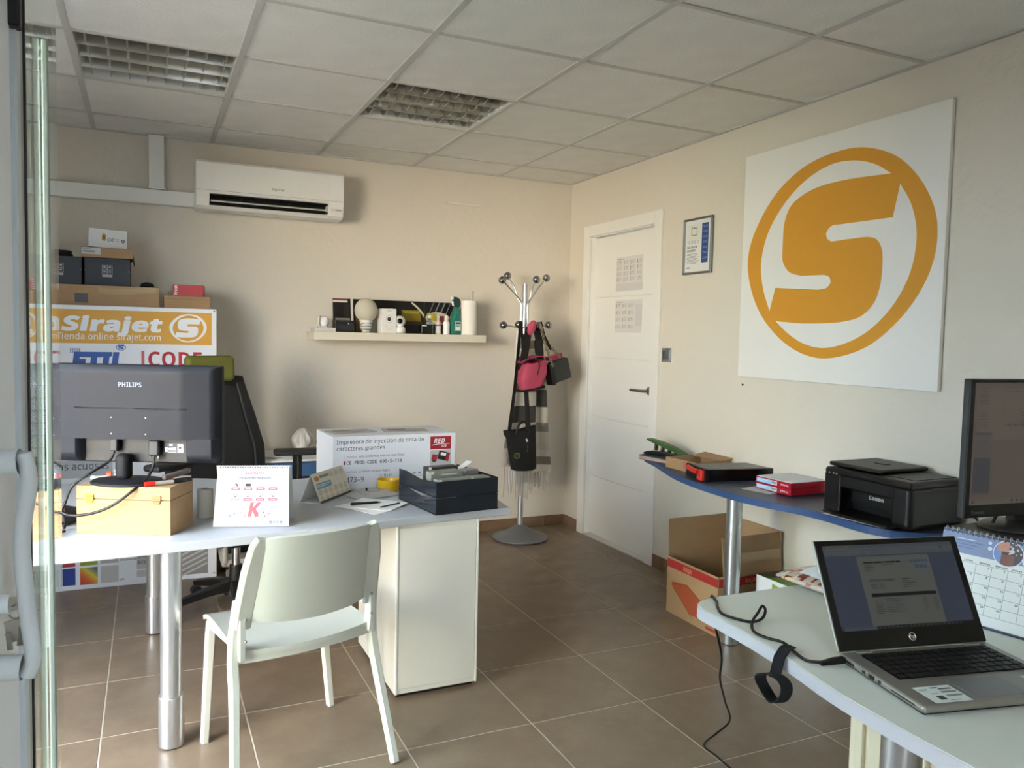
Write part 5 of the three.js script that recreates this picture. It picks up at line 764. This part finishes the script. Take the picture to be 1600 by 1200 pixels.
// ---------------------------------------------------------------- RAJA carton and boxes beneath the blue desk
{
  const t = thing('open_carton', 'open brown carton with red band and RAJA print under the blue desk', 'carton', [-0.2, 0, 1.957]);
  const W = 0.362, D = 0.378, hh = 0.275, th = 0.005;
  const cardPrint = (w, h, kind) => canvasTex(512, Math.round(512 * h / w), (x, cw, ch) => {
    x.fillStyle = '#a88864'; x.fillRect(0, 0, cw, ch); for (let i = 0; i < 3000; i++) { x.fillStyle = rnd() < 0.5 ? 'rgba(255,240,210,0.06)' : 'rgba(60,40,20,0.07)'; x.fillRect(rnd() * cw, rnd() * ch, 6, 1); }
    const b = ch * 0.035, bh = ch * 0.145; x.fillStyle = '#a82a26'; x.fillRect(0, b, cw, bh); x.fillStyle = '#c9946a'; x.font = `bold ${Math.round(bh * 0.72)}px sans-serif`; x.fillText('RAJA', cw * (kind ? 0.42 : 0.33), b + bh * 0.8, cw * 0.3);
    if (!kind) { x.fillStyle = '#a8502f'; x.beginPath(); x.moveTo(cw * 0.12, ch * 0.42); x.lineTo(cw * 0.42, ch * 0.36); x.lineTo(cw * 0.95, ch * 0.68); x.lineTo(cw * 0.95, ch * 0.8); x.lineTo(cw * 0.5, ch * 0.86); x.lineTo(cw * 0.1, ch * 0.48); x.fill(); x.strokeStyle = '#7d3522'; x.lineWidth = 4; x.beginPath(); x.moveTo(cw * 0.12, ch * 0.44); x.lineTo(cw * 0.44, ch * 0.39); x.lineTo(cw * 0.95, ch * 0.72); x.moveTo(cw * 0.14, ch * 0.52); x.lineTo(cw * 0.55, ch * 0.92); x.stroke(); x.fillStyle = '#a8402c'; x.fillRect(cw * 0.8, ch * 0.9, cw * 0.18, ch * 0.05); }
  });
  part(t, 'bottom', bx(W, th, D), cardDark, [0, th / 2, 0]);
  part(t, 'front_side', bx(th, hh, D), cardMat, [-W / 2, hh / 2, 0]); part(t, 'back_side', bx(th, hh, D), cardMat, [W / 2, hh / 2, 0]); part(t, 'left_side', bx(W, hh, th), cardMat, [0, hh / 2, -D / 2]); part(t, 'right_side', bx(W, hh, th), cardMat, [0, hh / 2, D / 2]);
  part(t, 'front_print', plane(D + 0.002, hh), printM(cardPrint(D, hh, 0), 0.75), [-W / 2 - th / 2 - 0.0006, hh / 2, 0], [0, -Math.PI / 2, 0]);
  part(t, 'side_print', plane(W, hh), printM(cardPrint(W, hh, 1), 0.75), [0, hh / 2, D / 2 + th / 2 + 0.0006]);
  part(t, 'left_flap', bx(W, 0.185, 0.004), cardMat, [0, hh + 0.0925, -D / 2], [-0.04, 0, 0]);
  part(t, 'back_flap', bx(0.004, 0.18, D), cardMat, [W / 2, hh + 0.09, 0], [0, 0, -0.02]);
  const rf = part(t, 'right_flap', bx(W - 0.02, 0.175, 0.004), cardMat, [0.008, hh + 0.088, D / 2], [-0.14, 0, 0]);
  part(rf, 'clear_tape', bx(0.28, 0.045, 0.001), P('#b59a74', 0.18), [0.03, -0.01, 0.0028]);
  const g = thing('green_carton', 'white carton with green printed top under the blue desk', 'carton', [-0.13, 0, 2.44]);
  part(g, 'body', rb(0.22, 0.3, 0.42, 0.003), M('#e4e6e6', 0.5), [0, 0.15, 0]);
  part(g, 'top_print', plane(0.216, 0.416), printM(canvasTex(256, 480, (x, w, h) => { x.fillStyle = '#3d4a38'; x.fillRect(0, 0, w, h); x.fillStyle = '#7a9c3a'; x.beginPath(); x.moveTo(0, 60); x.lineTo(150, 140); x.lineTo(60, 260); x.lineTo(0, 220); x.fill(); x.fillStyle = '#9aa8a0'; x.beginPath(); x.moveTo(256, 60); x.lineTo(170, 150); x.lineTo(256, 240); x.fill(); x.fillStyle = '#22282a'; x.beginPath(); x.moveTo(20, 330); x.lineTo(130, 270); x.lineTo(230, 350); x.lineTo(90, 430); x.fill(); }), 0.4), [0, 0.3006, 0], [-Math.PI / 2, 0, 0]);
  part(g, 'side_print', plane(0.1, 0.05), printM(canvasTex(96, 48, (x, w, h) => { x.fillStyle = '#e4e6e6'; x.fillRect(0, 0, w, h); x.fillStyle = '#86a82e'; x.beginPath(); x.moveTo(0, 0); x.lineTo(40, 6); x.lineTo(90, 28); x.lineTo(60, 44); x.lineTo(0, 34); x.fill(); })), [-0.1106, 0.262, -0.06], [0, -Math.PI / 2, 0]);
  one('green_mat', 'flat green board standing in front of the open carton', 'board', rb(0.18, 0.19, 0.012, 0.002), M('#6f8a4a', 0.6), [-0.215, 0.0955, 2.195], [0, -0.05, 0]);
}
// ---------------------------------------------------------------- pale green desk, right foreground
const RT = 0.715;
{
  const t = thing('pale_desk', 'pale green desk with white edging carrying the laptop', 'desk', [0, 0, 0]);
  const s = new THREE.Shape();
  s.moveTo(-0.62, -3.42); s.lineTo(-1.44, -3.41); s.bezierCurveTo(-1.5, -3.41, -1.545, -3.425, -1.545, -3.48); s.bezierCurveTo(-1.545, -3.62, -1.56, -3.75, -1.585, -3.86); s.bezierCurveTo(-1.61, -4.0, -1.605, -4.2, -1.6, -4.55); s.lineTo(-0.62, -4.55); s.closePath();
  part(t, 'worktop', ext(s, 0.028, 0.002).rotateX(-Math.PI / 2).translate(0, RT - 0.028, 0), M('#e0e6dc', 0.38));
  part(t, 'edge_band', (() => { const pts = s.getPoints(14); const g = []; for (let i = 0; i + 1 < pts.length; i++) { const a = pts[i], b = pts[i + 1], l = Math.hypot(b.x - a.x, b.y - a.y); if (l < 1e-4) continue; g.push(mv(bx(l + 0.002, 0.0265, 0.003), (a.x + b.x) / 2, RT - 0.0143, -(a.y + b.y) / 2, 0, Math.atan2(b.y - a.y, b.x - a.x), 0)); } return join(...g); })(), M('#bfc0c6', 0.45));
  for (const [x, z] of [[-1.504, 3.975], [-0.75, 3.55], [-0.75, 4.42]]) { const l = part(t, 'leg', cyl(0.034, 0.034, RT - 0.03, 36), alu, [x, (RT - 0.03) / 2, z]); part(l, 'leg_sleeve', lathe([[0, -0.34], [0.037, -0.34], [0.0395, -0.336], [0.0395, -0.18], [0.033, -0.175]], 36), alu); }
  const d = thing('cream_cupboard', 'cream cupboard with moulded door panel under the pale desk', 'cupboard', [-1.175, 0, 3.955], 0.0);
  const cr = M('#e3d9bd', 0.45);
  part(d, 'frame_stile', rb(0.055, 0.64, 0.02, 0.004), cr, [-0.2, 0.335, -0.17]); part(d, 'frame_stile', rb(0.055, 0.64, 0.02, 0.004), cr, [0.2, 0.335, -0.17]);
  part(d, 'side_panel', rb(0.018, 0.64, 0.34, 0.003), cr, [0.22, 0.335, 0]); part(d, 'inner_side', rb(0.012, 0.63, 0.085, 0.002), M('#4a3b1e', 0.7), [-0.222, 0.335, 0.125]);
  part(d, 'back_panel', rb(0.42, 0.64, 0.012, 0.003), M('#4a3b1e', 0.7), [0, 0.335, 0.17]);
  part(d, 'top', rb(0.45, 0.018, 0.35, 0.003), cr, [0, 0.655, 0]); part(d, 'plinth', rb(0.43, 0.05, 0.33, 0.003), M('#4a3b1e', 0.7), [0, 0.0255, 0]);
  const dl = part(d, 'door_panel', rb(0.018, 0.63, 0.24, 0.004), cr, [-0.225, 0.335, -0.04]);
  part(dl, 'moulding', rb(0.014, 0.54, 0.13, 0.006, 3), cr, [-0.012, 0, -0.02]); part(dl, 'moulding', rb(0.012, 0.61, 0.02, 0.004, 2), cr, [-0.011, 0, -0.105]); part(dl, 'moulding', rb(0.012, 0.61, 0.02, 0.004, 2), cr, [-0.011, 0, 0.085]);
}
{
  // laptop: hinge line from (-1.446,3.781) to (-1.106,3.855)
  const A = -0.2168, w = 0.344, d = 0.232;
  const hx = (-1.484 - 1.148) / 2, hz = (3.809 + 3.883) / 2;
  const t = thing('laptop', 'open silver laptop showing an invoice on the pale desk', 'laptop', [hx, RT, hz], A);
  const silver = M('#a6a59c', 0.38, { metalness: 0.75 });
  part(t, 'base', rb(w, 0.014, d, 0.006, 3), silver, [0, 0.011, d / 2]);
  part(t, 'underside', rb(w - 0.012, 0.006, d - 0.012, 0.002), black, [0, 0.0032, d / 2]);
  part(t, 'keyboard_tray', rb(0.285, 0.001, 0.108, 0.0004), blackGloss, [0.004, 0.0182, 0.077]);
  const keyM = M('#0b0b0d', 0.45), kg = rb(0.0165, 0.002, 0.0155, 0.0008, 1);
  for (let r = 0; r < 6; r++) for (let c = 0; c < 15; c++) { if (r === 5 && c > 4 && c < 9) continue; part(t, 'key', r ? kg : kg, keyM, [-0.129 + c * 0.019 + 0.002, 0.0196, 0.0305 + r * 0.0185]); }
  part(t, 'space_bar', rb(0.073, 0.002, 0.0155, 0.0008, 1), keyM, [-0.129 + 6.5 * 0.019 + 0.002, 0.0196, 0.0305 + 5 * 0.0185]);
  part(t, 'touchpad', rb(0.108, 0.0008, 0.072, 0.0003), M('#8f9290', 0.3, { metalness: 0.5 }), [0.0, 0.0183, 0.182]);
  part(t, 'sticker', plane(0.075, 0.06), printM(canvasTex(256, 200, (x, W, Hh) => { x.fillStyle = '#dfe8e4'; x.fillRect(0, 0, W, Hh); x.fillStyle = '#444c4c'; x.font = 'bold 26px sans-serif'; x.fillRect(110, 16, 50, 12); x.fillRect(150, 34, 90, 14); for (let i = 0; i < 40; i++) { x.fillRect(140 + i * 2.6, 66, 1 + (i * 5 % 3) * 0.5, 22); x.fillRect(140 + i * 2.6, 112, 1 + (i * 7 % 3) * 0.5, 22); } x.fillRect(66, 118, 46, 48); x.fillStyle = '#8a9290'; x.fillRect(14, 30, 70, 5); x.fillRect(14, 44, 54, 5); x.fillRect(60, 86, 50, 6); x.fillRect(120, 172, 70, 8); })), [-0.104, 0.0184, 0.195], [-Math.PI / 2, 0, 0.0]);
  part(t, 'blue_badge', rb(0.018, 0.0006, 0.018, 0.0002), M('#c8d6dc', 0.4), [0.105, 0.0183, 0.165]);
  for (const [z, l, h] of [[0.03, 0.04, 0.004], [0.078, 0.008, 0.005], [0.1, 0.016, 0.007], [0.122, 0.007, 0.006], [0.182, 0.06, 0.002]]) part(t, 'port', rb(0.002, h, l, 0.0006), black, [-w / 2 - 0.0002, 0.0115, z]);
  for (const x of [-0.12, 0.13]) part(t, 'hinge', rb(0.035, 0.006, 0.012, 0.002), M('#cfcfc8', 0.3, { metalness: 0.8 }), [x, 0.0165, 0.006]);
  const lid = new THREE.Group(); lid.name = 'lid'; lid.position.set(0, 0.018, 0.002); lid.rotation.x = -0.48; t.add(lid);
  const LH = 0.22;
  part(lid, 'lid_shell', rb(w, LH, 0.006, 0.003, 2), silver, [0, LH / 2, -0.004]);
  part(lid, 'bezel', rb(w - 0.003, LH - 0.003, 0.003, 0.0014, 2), M('#070708', 0.3), [0, LH / 2, 0]);
  const inv = canvasTex(1366, 768, (x, W, Hh) => {
    x.fillStyle = '#56627a'; x.fillRect(0, 0, W, Hh); x.fillStyle = '#6b7480'; x.fillRect(0, 0, W, 30); x.fillStyle = '#7d8488'; x.fillRect(0, 30, W, 66); x.fillRect(0, 0, 270, 34); x.fillStyle = '#3d4550'; x.fillRect(10, 8, 20, 18); x.fillRect(50, 14, 170, 4); x.fillRect(60, 50, 900, 3); for (let i = 0; i < 12; i++) x.fillRect(60 + i * 105, 76, 60, 4); x.fillStyle = '#1b2540'; x.beginPath(); x.arc(1240, 50, 10, 0, 7); x.fill();
    x.fillStyle = '#868a84'; x.fillRect(320, 110, 760, 630); const T = '#22262a'; x.fillStyle = T; x.font = 'bold 24px sans-serif'; [[378, 96], [482, 88], [578, 12], [598, 118], [724, 44]].forEach(([a, w]) => x.fillRect(a, 162, w, 15)); x.font = '13px sans-serif'; x.fillStyle = '#3a4046'; for (let i = 0; i < 4; i++) x.fillRect(380, 192 + i * 17, [70, 110, 92, 52][i], 6); x.fillRect(560, 192, 120, 5);
    for (let i = 0; i < 5; i++) { x.fillStyle = '#4a6a9a'; x.beginPath(); x.arc(880 + i * 42, 170, 14, 0, 7); x.fill(); } for (let i = 0; i < 3; i++) { x.fillStyle = '#2f6f9f'; x.fillRect(915 + i * 46, 205, 30, 34); }
    x.fillStyle = T; x.font = 'bold 28px sans-serif'; x.fillText('FACTURA DE VENTA', 395, 345, 270); x.fillStyle = '#3a4046'; for (let i = 0; i < 3; i++) { x.fillRect(400, 366 + i * 17, 70, 6); x.fillRect(490, 366 + i * 17, 50, 6); } for (let i = 0; i < 5; i++) x.fillRect(735, 325 + i * 19, [90, 60, 140, 100, 50][i], 6);
    x.fillStyle = '#161a20'; x.fillRect(385, 452, 670, 32); x.fillStyle = '#3a4046'; for (let i = 0; i < 7; i++) { x.fillRect(400, 520 + i * 17 + (i > 1 ? 6 : 0), i % 3 ? 86 : 60, 5); x.fillRect(510, 504 + i * 19, 190 - (i % 3) * 30, 5); x.fillRect(900, 508 + i * 17, 36, 5); x.fillRect(1010, 508 + i * 17, 42, 5); }
    x.fillStyle = '#0d1016'; x.fillRect(0, 738, W, 30); x.fillStyle = '#6b7480'; x.fillRect(30, 738, 330, 30); x.fillStyle = '#7d8488'; for (let i = 0; i < 20; i++) x.fillRect(380 + i * 44, 746, 16, 14); x.beginPath(); x.arc(14, 753, 8, 0, 7); x.fill();
  });
  part(lid, 'screen', plane(0.31, 0.17), new THREE.MeshStandardMaterial({ color: '#0a0a0b', roughness: 0.35, emissive: '#ffffff', emissiveMap: inv, emissiveIntensity: 0.14 }), [0, 0.1225, 0.0017]);
  part(lid, 'logo', new THREE.TorusGeometry(0.0072, 0.0014, 6, 24), chrome, [0, 0.02, 0.0018]); part(lid, 'logo', text('hp', 0.0075, 0.0004), chrome, [0, 0.02, 0.0017], [0, 0, -0.15]);
  // charger cable
  const L = (x, y, z) => { const c = Math.cos(A), s = Math.sin(A); return [hx + x * c + z * s, RT + y, hz - x * s + z * c]; };
  const ch = thing('laptop_charger', 'black laptop charger cable with velcro tie trailing over the pale desk', 'charger cable', [0, 0, 0]);
  const q = L(-w / 2 - 0.001, 0.011, 0.02);
  part(ch, 'plug', bar([[q[0], q[1], q[2], 0.012, 0.012], [q[0] - 0.022, q[1] - 0.001, q[2] - 0.005, 0.012, 0.012], [q[0] - 0.05, q[1] - 0.003, q[2] - 0.009, 0.008, 0.008]], [0, 1, 0]), black);
  const Y = RT + 0.0035;
  part(ch, 'cable', tube([[q[0] - 0.045, Y + 0.006, q[2] - 0.008], [-1.545, Y, 3.79], [-1.535, Y, 3.745], [-1.522, Y, 3.7], [-1.535, Y, 3.67], [-1.537, Y, 3.635], [-1.507, Y + 0.003, 3.594], [-1.464, Y + 0.01, 3.565], [-1.44, Y + 0.018, 3.552], [-1.448, Y + 0.016, 3.57], [-1.479, Y + 0.006, 3.592], [-1.499, Y, 3.585], [-1.52, Y, 3.555], [-1.527, Y, 3.52], [-1.508, Y, 3.48], [-1.486, Y, 3.45], [-1.47, Y, 3.415], [-1.462, Y - 0.004, 3.402], [-1.455, Y - 0.04, 3.39], [-1.4, 0.62, 3.34], [-1.317, 0.5, 3.276], [-1.178, 0.34, 3.112], [-1.039, 0.19, 2.976], [-0.946, 0.06, 2.893], [-0.967, 0.006, 2.854], [-1.051, 0.0045, 2.898], [-1.056, 0.0045, 2.968], [-1.063, 0.0045, 3.038], [-1.05, 0.0045, 3.3]], 0.0032, 360), black);
  part(ch, 'velcro_tie', bar([[-1.532, Y + 0.006, 3.735, 0.022, 0.003], [-1.552, Y + 0.007, 3.74, 0.024, 0.003], [-1.575, Y - 0.005, 3.748, 0.024, 0.003], [-1.59, Y - 0.044, 3.752, 0.024, 0.003]], [0.2, 0, 0.98]), M('#0c0c0e', 0.9));
  part(ch, 'velcro_loop', slab((a, b) => { const th = a * Math.PI * 2; return [-1.592 + 0.006 * Math.sin(th * 2) + (b - 0.5) * 0.024, RT - 0.058 + Math.sin(th) * 0.026, 3.752 + Math.cos(th) * 0.034 + (b - 0.5) * 0.006]; }, 36, 3, 0.0025), M('#0c0c0e', 0.9));
  // packet on the desk
  const pk = thing('shipping_packet', 'clear plastic packet of snacks under a white shipping label', 'packet', [-1.14, RT, 3.5], 0.1);
  const pkt = canvasTex(256, 128, (x, W, Hh) => { x.fillStyle = '#c9b7a6'; x.fillRect(0, 0, W, Hh); for (let i = 0; i < 90; i++) { x.fillStyle = ['#8c2f2c', '#e2d2c4', '#b5564a', '#d9c79a', '#7d2a2a'][i % 5]; x.fillRect(rnd() * W, rnd() * Hh, 6 + rnd() * 16, 5 + rnd() * 10); } x.fillStyle = '#b5a636'; x.beginPath(); x.ellipse(215, 96, 34, 26, 0, 0, 7); x.fill(); });
  part(pk, 'pouch', slab((a, b) => { const th = b * Math.PI * 2, k = Math.pow(Math.sin(Math.PI * Math.min(0.98, Math.max(0.02, a))), 0.35); return [Math.cos(th) * 0.085, 0.021 + Math.sin(th) * 0.02 * k, (a - 0.5) * 0.26]; }, 20, 24, 0.001), printM(pkt, 0.25));
  part(pk, 'label', slab((a, b) => [(b - 0.5) * 0.14 + 0.015, 0.043 + 0.006 * Math.sin(a * 3) - 0.012 * Math.pow(Math.abs(b - 0.5) * 2, 3), (a - 0.45) * 0.19], 10, 10, 0.001), printM(canvasTex(256, 256, (x, W, Hh) => { x.fillStyle = '#e9ecf2'; x.fillRect(0, 0, W, Hh); x.fillStyle = '#33373d'; x.font = 'bold 30px sans-serif'; x.fillText('23', 40, 92); x.fillStyle = '#5b6068'; x.fillRect(92, 70, 46, 60); x.fillStyle = '#9298a0'; for (let i = 0; i < 4; i++) x.fillRect(98, 78 + i * 13, 34, 3); x.fillStyle = '#777c84'; x.fillRect(190, 60, 30, 40); }), 0.4));
}
{
  // riser and right monitor
  const r = thing('monitor_riser', 'grey riser under the right monitor behind the desk calendar', 'riser', [-0.77, RT, 3.66]);
  part(r, 'top', rb(0.3, 0.016, 0.15, 0.003), M('#3a3a3a', 0.5), [0.06, 0.16, 0]); for (const x of [-0.08, 0.2]) part(r, 'side', rb(0.014, 0.152, 0.13, 0.003), M('#3a3a3a', 0.5), [x, 0.076, 0]);
  const m = thing('monitor', 'black computer monitor facing the viewer at the right edge', 'monitor', [-0.716, RT + 0.1685, 3.667], -0.12);
  part(m, 'stand_foot', lathe([[0, 0], [0.1, 0], [0.102, 0.004], [0.09, 0.012], [0.03, 0.016], [0, 0.016]], 44).scale(1, 1, 0.8), M('#2c2a28', 0.4), [0, 0, 0]);
  part(m, 'stand_neck', rb(0.055, 0.13, 0.03, 0.006), M('#15171b', 0.45), [0.02, 0.07, -0.02]);
  const W = 0.54, Hm = 0.343, y0 = 0.033, xc = 0.078;
  part(m, 'housing', rb(W, Hm, 0.018, 0.004, 3), M('#232427', 0.45), [xc, y0 + Hm / 2, -0.004]); part(m, 'bezel', rb(W - 0.004, Hm - 0.004, 0.004, 0.0015), M('#0c0d0e', 0.4), [xc, y0 + Hm / 2, 0.006]);
  part(m, 'screen', plane(W - 0.03, Hm - 0.042), new THREE.MeshStandardMaterial({ color: '#0b0a0a', roughness: 0.35, emissive: '#ffffff', emissiveIntensity: 0.19, emissiveMap: canvasTex(1024, 620, (x, w, h) => {
    x.fillStyle = '#7d7269'; x.fillRect(0, 0, w, h); x.fillStyle = '#877b70'; x.fillRect(20, 30, 360, 260); x.fillStyle = '#5f5650'; for (let i = 0; i < 5; i++) { x.fillRect(30, 40 + i * 13 * 1.2, 60, 4); } x.fillRect(195, 42, 140, 3); for (let i = 0; i < 5; i++) { x.fillRect(30, 150 + i * 16, 58, 4); x.fillRect(310, 150 + i * 16, 24, 5); } x.strokeStyle = '#6a6058'; x.strokeRect(198, 150, 60, 50); x.strokeRect(190, 30, 170, 190); for (let i = 0; i < 3; i++) x.fillRect(215 + i * 44, 210, 30, 8);
    x.fillStyle = '#7a7472'; x.fillRect(14, 250, 108, 130); x.fillStyle = '#5c5c62'; x.fillRect(14, 250, 108, 16); x.fillRect(14, 380, 108, 180); x.fillStyle = '#655c55'; for (let i = 0; i < 8; i++) x.fillRect(22, 276 + i * 12, 84, 3); x.fillStyle = '#837970'; x.fillRect(0, 590, w, 30); x.fillStyle = '#4a423c'; x.beginPath(); x.arc(22, 605, 7, 0, 7); x.fill(); for (let i = 0; i < 9; i++) x.fillRect(270 + i * 34, 598, 14, 14);
  }) }), [xc, y0 + Hm / 2 + 0.012, 0.0082]);
  part(m, 'brand_mark', text('Lenovo', 0.0085, 0.0004), M('#5c5e62', 0.4), [xc - W / 2 + 0.045, y0 + 0.014, 0.0081]);
  part(m, 'cable', tube([[-0.03, 0.06, -0.02], [-0.075, 0.005, -0.01], [-0.07, 0.002, 0.02], [-0.02, 0.004, -0.03]], 0.004, 40), black);
  // spiral desk calendar
  const c = thing('spiral_calendar', 'large spiral desk calendar with blue header beside the laptop', 'desk calendar', [-1.003, RT, 3.82], -1.37);
  const w = 0.3, h = 0.2, tilt = 0.32;
  const ct = canvasTex(900, 640, (x, W, Hh) => {
    x.fillStyle = '#dfe2e0'; x.fillRect(0, 0, W, Hh); x.fillStyle = '#7d8bb0'; x.fillRect(0, 0, W, 165); x.fillStyle = '#5b6a92'; for (let i = 0; i < 3; i++) x.fillRect(90, 70 + i * 22, 190 - i * 30, 6); x.fillStyle = '#c7cfe0'; x.fillRect(95, 52, 120, 7);
    x.save(); x.beginPath(); x.arc(430, 100, 92, 0, 7); x.clip(); x.fillStyle = '#4a3f40'; x.fillRect(330, 0, 200, 200); x.fillStyle = '#6f8fc8'; x.fillRect(330, 40, 60, 160); x.fillStyle = '#c88a76'; x.fillRect(360, 10, 70, 80); x.fillStyle = '#7d4a40'; x.fillRect(390, 110, 80, 80); x.fillStyle = '#d8b4a8'; x.beginPath(); x.arc(450, 80, 16, 0, 7); x.fill(); x.fillStyle = '#c9ced8'; for (let i = 0; i < 16; i++) { x.beginPath(); x.arc(430 + rnd() * 90, 10 + rnd() * 90, 4 + rnd() * 4, 0, 7); x.fill(); } x.restore(); x.strokeStyle = '#d5dcec'; x.lineWidth = 6; x.beginPath(); x.arc(430, 100, 92, 0, 7); x.stroke(); x.fillStyle = '#d5dcec'; for (const [a, b, r] of [[310, 50, 12], [315, 90, 14], [560, 130, 40]]) { x.beginPath(); x.arc(a, b, r, 0, 7); x.fill(); }
    x.strokeStyle = '#8a8f8e'; x.lineWidth = 3; for (let i = 0; i <= 7; i++) { x.beginPath(); x.moveTo(150 + i * 100, 220); x.lineTo(150 + i * 100, 570); x.stroke(); } for (let i = 0; i <= 5; i++) { x.beginPath(); x.moveTo(50, 220 + i * 70); x.lineTo(W - 40, 220 + i * 70); x.stroke(); }
    x.fillStyle = '#3c4144'; x.font = 'bold 20px sans-serif'; ['Lunes', 'Martes', 'Miércoles', 'Jueves', 'Viernes', 'Sábado', 'Domingo'].forEach((s, i) => x.fillText(s, 168 + i * 100, 212, 76)); let n = 1; for (let r = 0; r < 5; r++) for (let k = 0; k < 7; k++) { if (r === 0 && k < 1) continue; if (n > 30) break; x.fillText(String(n++), 222 + k * 100, 242 + r * 70); }
    x.fillStyle = '#33383c'; x.fillRect(118, 222, 26, 46); x.fillStyle = '#2a2f48'; for (let i = 0; i < 26; i++) { x.beginPath(); x.moveTo(14 + i * 34, 12); x.lineTo(36 + i * 34, 12); x.lineTo(25 + i * 34, 26); x.fill(); }
  });
  const f = part(c, 'front_panel', rb(w, h, 0.002, 0.0008), M('#d8dbe0', 0.5), [0, h / 2 * Math.cos(tilt) + 0.003, 0.5 * h * Math.sin(tilt) - h * Math.sin(tilt) + 0.02], [-tilt, 0, 0]);
  part(f, 'print', plane(w - 0.002, h - 0.002), printM(ct, 0.45), [0, 0, 0.0014]);
  part(c, 'back_panel', rb(w, h, 0.002, 0.0008), M('#5a6478', 0.5), [0, h / 2 * Math.cos(tilt) + 0.003, -1.5 * h * Math.sin(tilt) + 0.02 + 0.004], [tilt, 0, 0]);
  part(c, 'base_strip', rb(w, 0.003, 0.1, 0.001), M('#4a5264', 0.5), [0, 0.0016, -0.02]);
  const rings = []; for (let i = 0; i < 24; i++) rings.push(mv(new THREE.TorusGeometry(0.005, 0.001, 6, 12).rotateY(Math.PI / 2), -w / 2 + w * (i + 0.5) / 24, 0, 0)); part(c, 'wire_binding', join(...rings), M('#c8cad0', 0.3, { metalness: 0.8 }), [0, h * Math.cos(tilt) + 0.003, -h * Math.sin(tilt) + 0.02]);
}
// ---------------------------------------------------------------- entrance screen: door leaf, post, glass
{
  const d = struct('door_2', 'white entrance door leaf with pull handle and keys at the left edge', 'door');
  const g = new THREE.Group(); g.name = 'leaf'; g.position.set(-2.905, 0, 3.405); g.rotation.y = -0.145; d.add(g);   // local +z runs from the lock edge to the hinge
  const wp = M('#e8ecf0', 0.4);
  part(g, 'lock_stile', rb(0.045, 2.3, 0.19, 0.004), wp, [-0.0225, 1.16, 0.095]); part(g, 'hinge_stile', rb(0.045, 2.3, 0.1, 0.004), wp, [-0.0225, 1.16, 0.83]); part(g, 'rail', rb(0.045, 0.14, 0.59, 0.004), wp, [-0.0225, 0.08, 0.485]); part(g, 'rail', rb(0.045, 0.1, 0.59, 0.004), wp, [-0.0225, 2.26, 0.485]);
  part(g, 'pane', bx(0.006, 2.06, 0.59), glass, [-0.0225, 1.18, 0.485]);
  const hm = M('#cfd5d6', 0.35);
  part(g, 'pull_handle', join(tube([[0, 1.135, 0.145], [0.045, 1.137, 0.145]], 0.019, 10, 20), tube([[0, 0.828, 0.145], [0.045, 0.826, 0.145]], 0.019, 10, 20), tube([[0.05, 1.15, 0.145], [0.056, 1.11, 0.143], [0.045, 1.02, 0.14], [0.052, 0.9, 0.14], [0.058, 0.835, 0.143], [0.05, 0.812, 0.145]], 0.0115, 60, 14)), hm);
  part(g, 'cylinder_rose', cyl(0.016, 0.016, 0.02, 24), M('#dfe4e4', 0.4), [0.008, 0.91, 0.1], [0, 0, Math.PI / 2]);
  const k = thing('key_bunch', 'bunch of metal keys hanging from the entrance door lock', 'keys', [-2.932, 0.91, 3.507]);
  const km = M('#a9a79f', 0.3, { metalness: 0.9 });
  part(k, 'key_head', ext(shapeOf([[0, -0.004], [0.014, -0.004], [0.018, -0.011], [0.034, -0.009], [0.036, 0.009], [0.018, 0.011], [0.014, 0.004], [0, 0.004]]), 0.003, 0.0005), km, [0.006, 0, 0]); part(k, 'key_ring', new THREE.TorusGeometry(0.011, 0.0014, 8, 24), km, [0.038, -0.012, 0.001], [0, 0.5, 0]);
  part(k, 'loose_key', rb(0.022, 0.034, 0.003, 0.001), km, [0.034, -0.042, 0.002], [0, 0, 0.15]); part(k, 'loose_key', rb(0.01, 0.03, 0.003, 0.001), km, [0.044, -0.05, 0.006], [0, 0.3, -0.1]); part(k, 'loose_key', rb(0.008, 0.028, 0.003, 0.001), km, [0.028, -0.056, 0.007], [0, -0.3, 0.1]);
  const p = struct('trim_1', 'grey aluminium door post with black seal and strike plate', 'door post');
  const gm = M('#a3aaae', 0.4, { metalness: 0.4 });
  part(p, 'post', rb(0.055, H - 0.002, 0.04, 0.004), M('#c6ced0', 0.4), [-2.925, H / 2, 3.375]); part(p, 'post', rb(0.05, H - 0.002, 0.05, 0.004), gm, [-2.925, H / 2, 3.33]);
  part(p, 'seal', bx(0.008, H - 0.002, 0.012), black, [-2.901, H / 2, 3.3]);
  part(p, 'strike_plate', rb(0.003, 0.17, 0.018, 0.001), steel, [-2.8965, 0.98, 3.385]); for (const y of [1.02, 0.945]) part(p, 'strike_slot', rb(0.002, 0.035, 0.01, 0.0008), black, [-2.8945, y, 3.385]);
  part(p, 'closer_block', rb(0.04, 0.5, 0.03, 0.004), black, [-2.91, 2.06, 3.4]);
  const s = struct('window_3', 'frameless glass screen beside the entrance door post', 'glass screen');
  part(s, 'pane', bx(0.008, H - 0.02, 0.54), P('#f6faf8', 0.02, { transmission: 1, thickness: 0, ior: 1.45 }), [-2.904, H / 2, 3.02]); part(s, 'pane', bx(0.006, H - 0.02, 0.5), P('#f6faf8', 0.02, { transmission: 1, thickness: 0, ior: 1.45 }), [-2.922, H / 2, 3.03]);
  part(s, 'edge_bead', rb(0.012, 1.9, 0.012, 0.004, 3), M('#9aa39a', 0.5), [-2.892, 0.955, 3.06]);
}
scene.traverse(o => { if (o.isMesh) { o.castShadow = true; o.receiveShadow = true; } });
renderer.render(scene, camera);
